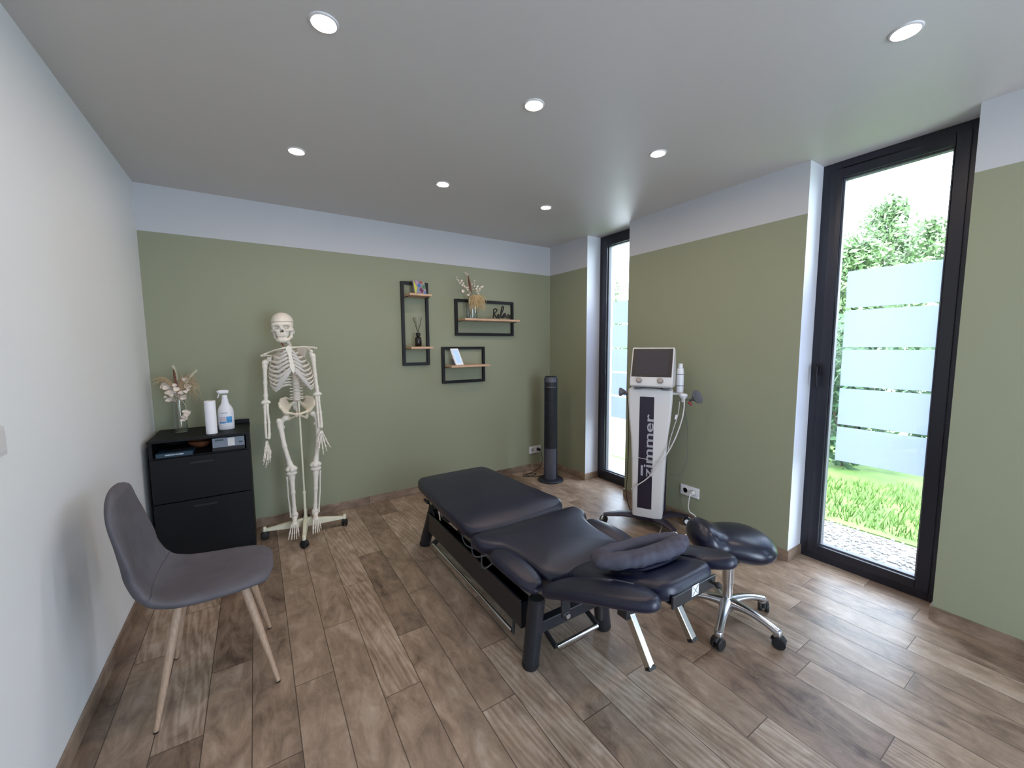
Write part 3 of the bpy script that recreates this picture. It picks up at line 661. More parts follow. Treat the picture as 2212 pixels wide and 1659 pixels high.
# Relax lettering (script drawn as round wire)
rl = thing('lettering_sign', (2.78, -.11, 1.6775), 'black cut-out word Relax standing on the wide wall shelf', 'sign')
m = MB()
def script(st, r=.0078):
    o0 = P(1064, 688, 1, -.10); 
    for s_ in st:
        pts = [P(970+a/10.37, 580+b/10.37, 1, -.11) for a, b in s_]
        # catmull-rom
        q = []
        for i in range(len(pts)-1):
            p0 = pts[max(i-1, 0)]; p1 = pts[i]; p2 = pts[i+1]; p3 = pts[min(i+2, len(pts)-1)]
            for t in np.linspace(0, 1, 6)[:-1]: q.append(.5*((2*p1)+(-p0+p2)*t+(2*p0-5*p1+4*p2-p3)*t*t+(-p0+3*p1-3*p2+p3)*t**3))
        q.append(pts[-1]); m.tube(q, r, 8, flat=.8)
script([[(1003, 908), (1000, 1000), (992, 1108)], [(1000, 925), (1030, 905), (1068, 920), (1062, 960), (1015, 1010), (1040, 1060), (1066, 1108)],
        [(1066, 1108), (1100, 1080), (1120, 1045), (1100, 1035), (1088, 1075), (1108, 1108), (1140, 1090), (1180, 1000), (1218, 900), (1208, 850), (1182, 870), (1165, 980), (1160, 1060), (1185, 1105)],
        [(1185, 1105), (1215, 1060), (1262, 1010), (1235, 1015), (1205, 1070), (1222, 1095), (1262, 1020), (1258, 1075), (1285, 1085), (1320, 1035), (1345, 1060), (1350, 1110)], [(1388, 1045), (1340, 1085), (1305, 1112)], [(1350, 1108), (1390, 1112), (1405, 1085)]])
m.build('letters', 'black_metal', rl)
# white picture frame on the low shelf
pf = thing('picture_frame', (2.27, -.11, 1.2315), 'small white picture frame standing on the lowest wall shelf', 'picture frame')
zz = 1.2316
c0 = np.array([2.222, -.150, zz]); c1 = np.array([2.318, -.105, zz]); rot = (c1-c0)/np.linalg.norm(c1-c0); upv = np.array([-.043, .035, .158]); 
def Fp(u, v, d=0): return c0+rot*.106*u+upv*v+np.array([rot[1], -rot[0], 0])*d
def slab(m, u0, u1, v0, v1, d0, d1, F=Fp):
    v = [F(u, vv, d) for d in (d0, d1) for (u, vv) in ((u0, v0), (u1, v0), (u1, v1), (u0, v1))]
    m.add(v, [(0, 1, 2, 3), (7, 6, 5, 4), (0, 4, 5, 1), (1, 5, 6, 2), (2, 6, 7, 3), (3, 7, 4, 0)])
m = MB(); slab(m, 0, 1, 0, .12, -.006, .006); slab(m, 0, 1, .88, 1, -.006, .006); slab(m, 0, .17, .12, .88, -.006, .006); slab(m, .83, 1, .12, .88, -.006, .006); m.build('frame_border', 'pframe', pf, bevel=.001, smooth=False)
m = MB(); slab(m, .17, .83, .12, .88, -.004, .001); m.build('glowing_picture_sheet', 'picture', pf, smooth=False)
m = MB(); slab(m, .1, .3, .0, .35, -.05, -.006); m.build('back_support', 'greyp', pf, smooth=False)

# ------------------------------------------------------------------ tower fan
fx, fy = 3.165, -.40
fn_ = thing('tower_fan', (fx, fy, 0), 'dark grey tower fan in the far right corner', 'fan')
T0 = Matrix.Translation((fx, fy, 0)); yawf = math.atan2(CAM[1]-fy, CAM[0]-fx)
MB().lathe([(0, 0), (.128, 0), (.135, .004), (.135, .012), (.125, .022), (.06, .028), (0, .028)], 48, T0).build('round_base', 'fan2', fn_)
MB().lathe([(.07, .026), (.07, .04), (.072, .045), (.073, .33), (.0735, .335), (.073, 1.075), (.068, 1.092), (0, 1.096)], 48, T0 @ Matrix.Diagonal((.93, .93, 1, 1))).build('column', 'fan', fn_)
def arcpt(a, r, z): return (fx+r*math.cos(yawf+a), fy+r*math.sin(yawf+a), z)
def arcpanel(m, a0, a1, z0, z1, r, th=.002, n=16):
    v = []; 
    for i in range(n+1):
        a = a0+(a1-a0)*i/n; v += [arcpt(a, r, z0), arcpt(a, r, z1), arcpt(a, r-th, z0), arcpt(a, r-th, z1)]
    f = []
    for i in range(n):
        k = 4*i; f += [(k, k+4, k+5, k+1), (k+2, k+3, k+7, k+6), (k, k+2, k+6, k+4), (k+1, k+5, k+7, k+3)]
    f += [(0, 1, 3, 2), (4*n, 4*n+2, 4*n+3, 4*n+1)]; m.add(v, f)
m = MB(); arcpanel(m, -1.1, 1.1, .35, .985, .0700, .003); m.build('grille_backing', 'cab_in', fn_)
for i in range(38):
    m = MB(); z = .36+i*.0162
    m.tube([arcpt(a, .0712, z) for a in np.linspace(-1.05, 1.05, 12)], .0021, 5); m.build('grille_slat', 'fan2', fn_)
m = MB()
for a in (-1.15, 1.15): m.tube([arcpt(a, .071, z) for z in (.04, .5, 1.08)], .005, 8)
m.build('side_strip', 'fan2', fn_)
m = MB(); arcpanel(m, -.95, .95, .995, 1.04, .0695, .002); m.build('display_window', 'cab_in', fn_)
for a in (-.6, -.3, -.1, .15, .4, .65):
    m = MB(); m.tube([arcpt(a, .070, .997), arcpt(a, .070, 1.038)], .0018, 6); m.build('display_rib', 'fan', fn_)
MB().lathe([(.03, 1.0965), (.058, 1.0955), (.06, 1.0985), (.03, 1.1)], 32, T0).build('top_ring', 'fan2', fn_)
# fan cable and plug
m = MB(); m.tube([(3.284, -.011, .232), (3.284, -.045, .232)], .016, 16); cb = thing('power_cord', (3.284, -.03, .0), 'black power cord of the tower fan plugged into the back wall', 'cord'); m.build('plug', 'rubber', cb)
def crv(pts, n=6):
    pts = [np.array(p, float) for p in pts]; q = []
    for i in range(len(pts)-1):
        p0 = pts[max(i-1, 0)]; p1 = pts[i]; p2 = pts[i+1]; p3 = pts[min(i+2, len(pts)-1)]
        for t in np.linspace(0, 1, n+1)[:-1]: q.append(.5*((2*p1)+(-p0+p2)*t+(2*p0-5*p1+4*p2-p3)*t*t+(-p0+3*p1-3*p2+p3)*t**3))
    q.append(pts[-1]); return q
m = MB(); m.tube(crv([(3.284, -.045, .232), (3.295, -.065, .20), (3.31, -.06, .12), (3.28, -.07, .05), (3.18, -.09, .010), (3.02, -.12, .005), (2.99, -.16, .005), (3.06, -.19, .005), (3.16, -.15, .006), (3.06, -.13, .011), (3.02, -.17, .012), (3.10, -.24, .006), (3.16, -.30, .030), (3.165, -.334, .04)]), .0032, 8); m.build('cable', 'rubber', cb)

# ------------------------------------------------------------------ treatment table
tt = thing('treatment_table', (1.785, -1.65, 0), 'black padded treatment table with raised headrest in the room centre', 'treatment table')
CXT = 1.785
def pad(outline, zf, th, er, name, mt, parent, dome=.004, rings=5, sm=3, rc=.03):
    """upholstered cushion over a plan outline; zf(x, y) gives the top height"""
    pts = [np.array(p, float) for p in outline]
    for _ in range(sm):                                           # corner cutting
        q = []
        for i in range(len(pts)):
            a, b = pts[i], pts[(i+1) % len(pts)]; L = np.linalg.norm(b-a); c = min(.25, rc*(.55**_)/max(L, 1e-6)*2) if L > .05 else .25
            q += [a+(b-a)*c, b-(b-a)*c]
        pts = q
    n = len(pts); A = np.array(pts); area = .5*np.sum(A[:, 0]*np.roll(A[:, 1], -1)-np.roll(A[:, 0], -1)*A[:, 1])
    if area < 0: A = A[::-1]
    def inset(d):
        e = np.roll(A, -1, 0)-A; e /= np.linalg.norm(e, axis=1)[:, None]+1e-9; nr = np.stack([-e[:, 1], e[:, 0]], 1)
        nn = nr+np.roll(nr, 1, 0); nn /= np.linalg.norm(nn, axis=1)[:, None]+1e-9; return A+nn*d
    V = []; lv = []
    def ringz(d, dz):
        B_ = inset(d); lv.append(len(V)//n)
        for x, y in B_: V.append((x, y, zf(x, y)+dz))
    ringz(er*.25, -th); ringz(0, -th+er*.3)
    for k in range(rings+1):
        a = PI/2*k/rings; ringz(er*(1-math.cos(a)), -er+er*math.sin(a))
    cen = A.mean(0)
    nr_ = len(V)//n
    last = np.array([V[(nr_-1)*n+i][:2] for i in range(n)])
    for t, dz in ((.35, .6), (.7, .95)):
        for i in range(n):
            x, y = last[i]*(1-t)+cen*t; V.append((x, y, zf(x, y)+dome*dz))
    V.append((cen[0], cen[1], zf(*cen)+dome)); nr_ = (len(V)-1)//n
    F = [(r*n+i, r*n+(i+1) % n, (r+1)*n+(i+1) % n, (r+1)*n+i) for r in range(nr_-1) for i in range(n)]
    F += [((nr_-1)*n+i, (nr_-1)*n+(i+1) % n, nr_*n) for i in range(n)]; F.append(tuple(range(n-1, -1, -1)))
    m = MB().add(V, F); return m.build(name, mt, parent, angle=60)
ZT0 = .495
zfoot = lambda x, y: ZT0+.010*math.exp(-((y+1.80)/.10)**2)-.022*max(0, (-y-1.84)/.075)**2
pad([(1.508, -.985), (1.60, -.972), (1.97, -.972), (2.062, -.985), (2.09, -1.4), (2.118, -1.915), (1.785, -1.925), (1.452, -1.915), (1.48, -1.4)], zfoot, .06, .026, 'leg_section_cushion', 'leather', tt, dome=.004)
zmid = lambda x, y: ZT0+.003-.030*max(0, (y+1.975)/.04)**2*(y > -1.975)-.02*max(0, (-y-2.38)/.07)**2
pad([(1.452, -1.935), (1.785, -1.94), (2.118, -1.935), (2.128, -2.03), (2.095, -2.085), (2.045, -2.13), (2.020, -2.25), (2.018, -2.452), (1.785, -2.47), (1.552, -2.452), (1.550, -2.25), (1.525, -2.13), (1.475, -2.085), (1.442, -2.03)], zmid, .06, .028, 'seat_section_cushion', 'leather', tt, dome=.006, rc=.02)
for s in (-1, 1):
    ol = [(-.336, -2.112), (-.262, -2.095), (-.228, -2.16), (-.224, -2.30), (-.236, -2.43), (-.30, -2.455), (-.335, -2.40), (-.346, -2.25)]
    pad([(CXT-s*x, y) for x, y in ol], lambda x, y: .492-.010*((y+2.27)/.17)**2, .044, .030, 'side_pad', 'leather', tt, dome=.008)
zhd = lambda x, y: .528+(-2.47-y)*.315-.012*max(0, (-y-2.86)/.06)**2
pad([(-.190+CXT, -2.485), (CXT, -2.475), (.190+CXT, -2.485), (.178+CXT, -2.62), (.135+CXT, -2.918), (CXT, -2.922), (-.135+CXT, -2.918), (-.178+CXT, -2.62)], zhd, .060, .034, 'head_section_cushion', 'leather', tt, dome=.006, rc=.016)
zarm = lambda x, y: .508+(-2.48-y)*.385
for s in (-1, 1):
    ol = [(-.300, -2.475), (-.215, -2.462), (-.150, -2.53), (-.138, -2.64), (-.136, -2.78), (-.150, -2.88), (-.195, -2.948), (-.250, -2.93), (-.285, -2.82), (-.310, -2.64), (-.318, -2.53)]
    pad([(CXT-s*x, y) for x, y in ol], lambda x, y: zarm(x, y)-.016*((y+2.7)/.24)**2, .045, .029, 'arm_rest_pad', 'leather', tt, dome=.010)
# head plate with sticker, knob
hp = MB(); hp.box((CXT-.116, -2.923, .584), (CXT+.116, -2.915, .626)); hp.box((CXT-.11, -2.918, .590), (CXT+.11, -2.84, .596)); hpo = hp.build('head_plate', 'table_metal', tt, bevel=.002, smooth=False)
stp = MB().box((CXT-.020, -2.9242, .594), (CXT+.016, -2.923, .630)).build('sticker', 'plastic', hpo, smooth=False)
m = MB(); m.bar((CXT-.017, -2.9245, .597), (CXT+.013, -2.9245, .627), .0012, .0012); m.bar((CXT-.017, -2.9245, .627), (CXT+.013, -2.9245, .597), .0012, .0012)
m.build('crossed_out_mark', 'ink', stp)
m = MB(); m.tube([(CXT+.085, -2.92, .614), (CXT+.085, -2.95, .612)], .006, 10); m.sph((CXT+.085, -2.95, .612), .011); m.build('release_knob', 'rubber', tt)
# prongs under the arm rests
for s in (-1, 1):
    x = CXT+s*.118
    m = MB(); m.bar((x-s*.004, -2.735, .50), (x, -2.845, .338), .026, .026, up=(0, 1, 1)); pg = m.build('support_bar', 'steel', tt, bevel=.003, smooth=False)
    m = MB(); m.bar((x, -2.842, .342), (x+.0005, -2.849, .332), .029, .029, up=(0, 1, 1)); m.build('end_cap', 'rubber', pg, bevel=.002)
    MB().box((x-.026, -2.765, .462), (x+.020, -2.72, .525)).build('clamp_block', 'table_metal', tt, bevel=.004, smooth=False); MB().tube([(x-.05, -2.66, .50), (x-.05, -2.665, .42)], [.013, .009], 12).build('clamp_lever', 'rubber', tt)
    m = MB(); m.tube([(x-.045, -2.71, .52), (x+.0, -2.71, .52)], .006, 10); m.sph((x-.045, -2.71, .52), .009, 8); m.build('clamp_screw', 'chrome', tt)
# upper frame
m = MB()
for s in (-1, 1):
    m.box((CXT+s*.20-.015, -2.44, .405), (CXT+s*.20+.015, -1.05, .437)); m.bar((CXT+s*.13, -2.40, .42), (CXT+s*.115, -2.86, .575), .03, .025)
for y in (-1.08, -1.5, -1.95, -2.40): m.box((CXT-.20, y-.015, .405), (CXT+.20, y+.015, .435))
m.build('upper_frame', 'table_metal', tt, bevel=.002, smooth=False)
m = MB(); m.box((CXT-.20, -2.35, .36), (CXT+.20, -1.30, .368)); m.box((CXT-.215, -1.75, .33), (CXT-.209, -1.25, .40)); m.build('grey_under_plate', 'greyp', tt, smooth=False)
m = MB()
for s in (-1, 1):
    for (a, b) in (((CXT+s*.15, -2.15, .15), (CXT+s*.15, -1.65, .41)), ((CXT+s*.11, -1.25, .15), (CXT+s*.11, -1.75, .41))): m.bar(a, b, .02, .04)
m.tube([(CXT, -2.1, .2), (CXT, -1.5, .34)], .03, 16); m.build('lifting_scissors', 'table_metal', tt, bevel=.002)
# side beams
for s in (-1, 1):
    x = CXT+s*.205
    m = MB(); m.box((x-.022, -2.235, .135), (x+.022, -1.08, .275)); m.box((x-.028, -2.235, .258), (x+.028, -1.08, .275)); m.build('side_beam', 'table_metal', tt, bevel=.003, smooth=False)
# legs
for s, y in ((-1, -2.30), (1, -2.30), (-1, -1.0), (1, -1.0)):
    xb = CXT+s*.222; xt = CXT+s*.188; yt = y+(.0 if y < -2 else -.10); yb = y
    m = MB(); m.tube([(xb, yb, .022), (xb+(xt-xb)*.5, (yb+yt)/2, .16), (xt, yt, .30)], [.038, .0375, .0375], 28); lg = m.build('leg', 'table_metal', tt)
    m = MB(); m.tube([(xb+s*.002, yb, .0), (xb+s*.001, yb, .012), (xb, yb, .026)], [.034, .039, .039], 28); m.build('foot_cap', 'rubber', lg)
    m = MB(); m.tube([(xt, yt, .299), (xt-s*.0006, yt, .308)], [.039, .032], 28); m.build('top_cap', 'rubber', lg)
for y in (-2.305, -1.05): MB().box((CXT-.19, y-.02, .15), (CXT+.19, y+.02, .205)).build('cross_beam', 'table_metal', tt, bevel=.004, smooth=False)
# foot bar at the head end
m = MB(); m.tube([(1.668, -2.352, .08), (1.915, -2.352, .08)], .011, 16); m.build('foot_bar', 'chrome', tt)
for x in (1.664, 1.919):
    m = MB(); m.bar((x, -2.352, .08), (x-.0, -2.15, .155), .012, .026); m.build('foot_bar_arm', 'table_metal', tt, bevel=.002, smooth=False)
# long foot rods along the sides
for s in (-1, 1):
    x = CXT+s*.238
    m = MB(); m.tube([(x, -2.175, .095), (x, -1.20, .095)], .009, 14); m.build('side_foot_rod', 'chrome', tt)
    for y in (-2.185, -1.19):
        m = MB(); m.bar((x, y, .088), (CXT+s*.20, y+.05*(1 if y < -2 else -1), .15), .012, .032); m.build('rod_bracket', 'table_metal', tt, bevel=.003, smooth=False)
m = MB(); m.bar((1.655, -2.42, .44), (1.655, -2.43, .27), .045, .012, up=(0, 1, 0)); m.tube([(1.655, -2.438, .28), (1.655, -2.42, .28)], .021, 16); br = m.build('hinge_bracket', 'table_metal', tt, bevel=.004, smooth=False)
m = MB(); m.tube([(1.655, -2.446, .284), (1.655, -2.437, .284)], .011, 14); m.build('bolt', 'chrome', br)
m = MB(); m.tube([(1.508, -1.17, .40), (1.508, -1.23, .40)], .010, 12); m.tube([(1.515, -1.21, .405), (1.55, -1.22, .30)], .006, 8); m.build('release_lever', 'rubber', tt)
m = MB(); m.tube([(1.56, -1.25, .42), (1.575, -1.27, .27)], .007, 10); m.build('gas_spring', 'chrome', tt)
m = MB()
for k in range(3): m.tube(crv([(1.56+.02*k, -1.60-.1*k, .38), (1.53, -1.72-.1*k, .33-.02*k), (1.54, -1.85-.08*k, .35), (1.60, -1.95, .38)]), .004, 6)
m.build('loose_cable', 'greyp', tt)
# face pillow on the head section
pc = np.array([1.785, -2.70, .655])
def pil(X, Y, Z):
    zc = zhd_np(X, Y)*.6+.4*zhd_np(CXT, -2.70)+.050; d = None
    k = [(-.145, .034), (-.165, -.01), (-.125, -.040), (-.060, -.062), (.03, -.066), (.105, -.056), (.160, -.030), (.150, .012), (.09, .036), (.0, .044), (-.09, .046)]
    ang = -.16; ca, sa = math.cos(ang), math.sin(ang); pts = []
    for a, b in k: pts.append((CXT+a*ca-b*sa, -2.695+a*sa+b*ca))
    rr = [.038, .038, .043, .047, .048, .046, .038, .034, .031, .030, .034]
    for i in range(len(pts)):
        j = (i+1) % len(pts); a = np.array(pts[i]); b = np.array(pts[j]); v = b-a; t = np.clip(((X-a[0])*v[0]+(Y-a[1])*v[1])/(v@v), 0, 1)
        r = rr[i]+(rr[j]-rr[i])*t; q = np.sqrt(((X-a[0]-t*v[0])/r)**2+((Y-a[1]-t*v[1])/r)**2+((Z-zc)/.028)**2)
        c = (q-1)*.028; d = c if d is None else su(d, c, .006)
    wr = .0010*np.sin(X*150+3*np.sin(Y*60))*np.exp(-((Y+2.79)/.05)**2)+.0012*np.sin(Y*170+X*40)
    return d+wr
def zhd_np(x, y): return .528+(-2.47-y)*.315
pw = thing('face_pillow', (CXT, -2.70, .61), 'charcoal velour face pillow with open middle on the table headrest', 'pillow')
m = sdf(pil, (1.54, -2.90, .52), (2.04, -2.54, .76), .0045); m.build('horseshoe_cushion', 'pillow', pw)
m = MB(); Vv = []
tp = [(1.66, -2.68), (1.70, -2.76), (1.785, -2.785), (1.87, -2.775), (1.91, -2.72)]
m.tube(crv([(x, y, zhd_np(x, y)+.016) for x, y in tp]), .022, 10, flat=.5, up=(0, 0, 1)); m.build('pillow_base', 'leather', pw)

# ------------------------------------------------------------------ grey chair
ch = thing('shell_chair', (.42, -1.59, 0), 'grey suede shell chair with round oak legs by the left wall', 'chair')
prof = [(.632, .430, .050), (.641, .447, .095), (.630, .467, .136), (.588, .478, .172), (.50, .474, .200), (.39, .466, .212), (.31, .462, .214), (.245, .476, .212), (.205, .515, .208), (.178, .58, .204), (.156, .66, .198), (.138, .74, .190), (.127, .79, .178), (.120, .83, .160), (.116, .858, .134), (.115, .876, .100), (.115, .886, .055)]
prof = [(x+(.046*(z-.46)/.42 if z > .5 else 0), z, hw) for x, z, hw in prof]
NP = []
for i in range(len(prof)-1):
    for t in (0, .5): NP.append(tuple(prof[i][k]*(1-t)+prof[i+1][k]*t for k in range(3)))
NP.append(prof[-1]); n_ = 21; V = []; YC = -1.59
TH = .056; nl = len(NP)-1
for side in (0, 1):
    for i, (x, z, hw) in enumerate(NP):
        a = NP[max(i-1, 0)]; b = NP[min(i+1, nl)]; tx, tz = b[0]-a[0], b[1]-a[1]; L_ = math.hypot(tx, tz); nx, nz = tz/L_, -tx/L_
        bend = math.exp(-((i-15)/6.)**2); ei = min(1, math.sin(min(i, 4)/4*PI/2), math.sin(min(nl-i, 4)/4*PI/2))
        tk = TH*(1-.35*min(max((i-13)/8., 0), 1))
        for j in range(n_):
            s = math.sin((-1+2*j/(n_-1))*PI/2); e = math.sqrt(max(1-abs(s)**5, 0))*(.15+.85*ei)
            cup = (abs(s)**2.2)*(-.006+.050*bend+.012*(i > 18))-.012*(1-ei)
            off = cup-tk/2+(tk/2*e if side == 0 else -tk/2*e)
            V.append((x+nx*off, YC+s*hw, z+nz*off))
m = MB(); K = len(NP)*n_; F = []
for i in range(len(NP)-1):
    for j in range(n_-1):
        F.append((i*n_+j, i*n_+j+1, (i+1)*n_+j+1, (i+1)*n_+j)); F.append((K+i*n_+j, K+(i+1)*n_+j, K+(i+1)*n_+j+1, K+i*n_+j+1))
for i in range(len(NP)-1):
    for j in (0, n_-1): F.append((i*n_+j, (i+1)*n_+j, K+(i+1)*n_+j, K+i*n_+j))
for j in range(n_-1):
    for i in (0, len(NP)-1): F.append((i*n_+j, i*n_+j+1, K+i*n_+j+1, K+i*n_+j))
m.add(V, F); m.build('upholstered_shell', 'fabric', ch, sub=1, angle=180)
m = MB(); sp_ = []
for j in range(n_):
    i = 15; sp_.append(np.array(V[i*n_+j])+np.array([-.0006, 0, .0002]))
m.tube(sp_, .0014, 6); m.build('seam', 'pillow', ch)
for (bx_, by_, tx_, ty_) in ((.62, -1.785, .515, -1.69), (.60, -1.385, .515, -1.49), (.229, -1.80, .315, -1.69), (.235, -1.385, .315, -1.49)):
    m = MB(); m.tube([(bx_, by_, .006), ((bx_*.4+tx_*.6), (by_*.4+ty_*.6), .27), (tx_, ty_, .440)], [.0085, .015, .0165], 16); lg = m.build('leg', 'leg_wood', ch)
    m = MB(); m.tube([(bx_, by_, 0), (bx_, by_, .007)], [.008, .0088], 12); m.build('foot_glide', 'rubber', lg)
m = MB(); m.bar((.50, -1.70, .437), (.50, -1.48, .437), .035, .012); m.bar((.33, -1.70, .437), (.33, -1.48, .437), .035, .012); m.bar((.5, -1.59, .437), (.33, -1.59, .437), .03, .012); m.build('under_frame', 'black_metal', ch, smooth=False)

# ------------------------------------------------------------------ saddle stool
hx, hy = 2.587, -2.60
st = thing('saddle_stool', (hx, hy, 0), 'black leather saddle stool on a polished five-star base by the window', 'stool')
RT = np.array([.842, -.538, 0]); FT = np.array([-.538, -.842, 0])       # across the photo, towards the camera
def sad(X, Y, Z):
    a = (X-hx)*RT[0]+(Y-hy)*RT[1]; c = (X-hx)*FT[0]+(Y-hy)*FT[1]
    z = Z-.022; a = a+.006
    d1 = ell(a, c, z, (.085, 0, .385), (.125, .165, .072))
    d2 = ell(a, c, z, (-.03, 0, .405), (.135, .130, .066))
    d3 = ell(a, c, z, (-.135, .0, .440), (.060, .115, .066))
    d = su(su(d1, d2, .05), d3, .045)
    gz = .475+.02*np.clip(-a*4, 0, 1)
    g = cap(a, c, z, (-.25, 0, .585), (.25, 0, .545), .055, .055)
    d = ss(d, g, .03)
    low = .315+0*z; return -su(-d, z-.0-.318, .03) if False else ss(d, ell(a, c, z, (0, 0, .22), (.20, .16, .10)), .02)
m = sdf(sad, (hx-.32, hy-.32, .27), (hx+.32, hy+.32, .56), .006); m.build('saddle_seat', 'leather2', st)
m = MB(); m.tube([(hx, hy, .085), (hx, hy, .335)], .0165*1.35, 28); m.tube([(hx, hy, .20), (hx, hy, .35)], .027, 28); m.build('column', 'chrome', st)
m = MB(); m.box((hx-.07, hy-.05, .322), (hx+.07, hy+.05, .336)); m.tube([(hx-.02, hy+.02, .325), (hx-.14, hy+.10, .315)], .005, 8); m.build('seat_plate', 'black_metal', st, bevel=.003)
ends = [(2.363, -2.688), (2.598, -2.835), (2.805, -2.670), (2.722, -2.40), (2.470, -2.415)]
m = MB(); m.lathe([(.0, .062), (.036, .062), (.040, .075), (.036, .105), (.027, .115), (0, .115)], 32, Matrix.Translation((hx, hy, 0))); m.build('hub', 'alu', st)
for ex, ey in ends:
    ang = math.atan2(ey-hy, ex-hx); dx_, dy_ = math.cos(ang), math.sin(ang)
    pth = bezier((hx+dx_*.02, hy+dy_*.02, .098), (hx+dx_*.13, hy+dy_*.13, .112), (ex, ey, .070), 9)
    m = MB(); m.tube(pth, [.032, .028, .024, .0215, .020, .019, .0185, .019, .020], 14, flat=.85, up=(0, 0, 1)); am = m.build('base_arm', 'alu', st)
    m = MB(); m.lathe([(0, .050), (.018, .050), (.019, .054), (.019, .076), (.016, .082), (0, .083)], 20, Matrix.Translation((ex, ey, 0))); m.build('caster_socket', 'alu', am)
    hd = MB(); wh = MB(); caster(hd, wh, (ex+dx_*.008, ey+dy_*.008, .028), .028, ang+1.9+ex*3, .046); co = hd.build('caster', 'rubber', am); wh.build('caster_wheels', 'rubber', am)

# ------------------------------------------------------------------ therapy machine
nz_ = np.array([-.866, -.5, 0]); tz_ = np.array([.5, -.866, 0])        # front normal, rightwards along the front
MC = np.array([3.158, -1.655, 0])
def Z_(t, d, z): return MC+tz_*t+nz_*d+np.array([0, 0, z])
tm = thing('therapy_machine', tuple(MC), 'white therapy machine on a wheeled column with zimmer lettering', 'medical device')
RZ = Matrix(((tz_[0], nz_[0], 0, MC[0]), (tz_[1], nz_[1], 0, MC[1]), (0, 0, 1, 0), (0, 0, 0, 1)))
# column by stacked sections: (z, half width, front depth)
secs = [(.095, .108, .100), (.11, .112, .106), (.30, .116, .104), (.55, .124, .100), (.70, .132, .098), (.85, .150, .096), (.98, .158, .096), (1.055, .160, .096), (1.075, .158, .092), (1.085, .148, .080)]
V = []; n = 0
for z, hw, fd in secs:
    ring_ = []
    for (a, b, r) in ((-hw, fd, .018), (hw, fd, .018), (hw*.92, -.085, .02), (-hw*.92, -.085, .02)):
        ring_.append((a, b, r))
    pts = []
    for k, (a, b, r) in enumerate(ring_):
        sx_ = 1 if a > 0 else -1; sy_ = 1 if b > 0 else -1; ca, cb = a-sx_*r, b-sy_*r
        st0 = [PI/2+PI/2, PI/2, 0, -PI/2][k]
        for q in range(5):
            th = st0-PI/2*q/4; pts.append((ca+r*math.cos(th), cb+r*math.sin(th)))
    n = len(pts)
    for a, b in pts: V.append(Z_(a, b, z))
F = [(i*n+k, i*n+(k+1) % n, (i+1)*n+(k+1) % n, (i+1)*n+k) for i in range(len(secs)-1) for k in range(n)]; F += [tuple(range(n-1, -1, -1)), tuple((len(secs)-1)*n+k for k in range(n))]
MB().add(V, F).build('column_housing', 'offw', tm, angle=35)
m = MB(); m.add([Z_(a, b, z) for z in (.10, 1.06) for a, b in ((-.118, -.075), (.118, -.075), (.112, -.115), (-.112, -.115))], [(0, 1, 2, 3), (4, 5, 6, 7), (0, 1, 5, 4), (1, 2, 6, 5), (2, 3, 7, 6), (3, 0, 4, 7)]); m.build('rear_cover', 'purple', tm, bevel=.008)
# black band follows the front
def frontd(z):
    for i in range(len(secs)-1):
        if secs[i][0] <= z <= secs[i+1][0]:
            t = (z-secs[i][0])/(secs[i+1][0]-secs[i][0]); return secs[i][2]*(1-t)+secs[i+1][2]*t
    return .1
v = []; zs = np.linspace(.165, 1.025, 12)
for z in zs: v += [Z_(-.070, frontd(z)+.0012, z), Z_(.034, frontd(z)+.0012, z)]
MB().add(v, [(2*i, 2*i+1, 2*i+3, 2*i+2) for i in range(11)]).build('black_band', 'purple', tm)
# lettering runs upwards
TXT = RZ @ Matrix.Translation((-.0075+.0, .1035, .615)) @ Matrix(((0, -1, 0, 0), (0, 0, 1, 0), (1, 0, 0, 0), (0, 0, 0, 1)))
tx = text_mesh('zimmer', .150, 'zimmer_lettering', 'bandtext', tm, Matrix.Identity(4), ext=.0008, bold=.0016)
me = tx.data; k0 = ORG[tm.name]
co_ = np.array([tuple(v.co) for v in me.vertices])+k0          # undo origin shift
x0_, x1_ = co_[:, 0].min(), co_[:, 0].max(); y0_ = co_[:, 1].min(); y1_ = co_[:, 1].max()
LZ0, LZ1 = .415, .895
for v, c in zip(me.vertices, co_):
    zz_ = LZ0+(c[0]-x0_)/(x1_-x0_)*(LZ1-LZ0); acr = .034-(c[1]-y0_)*.62; v.co = Vector(tuple(Z_(acr, frontd(zz_)+.0018+c[2]*.5, zz_)-k0))
m = MB(); zb0, zb1 = .420, .500
m.add([Z_(a, frontd(.46)+d, z) for d in (.0010, .0026) for a, z in ((-.050, zb0), (-.034, zb0), (-.034, zb1), (-.050, zb1))], [(0, 1, 2, 3), (7, 6, 5, 4), (0, 4, 5, 1), (1, 5, 6, 2), (2, 6, 7, 3), (3, 7, 4, 0)]); m.build('letter_bar', 'bandtext', tm, smooth=False)
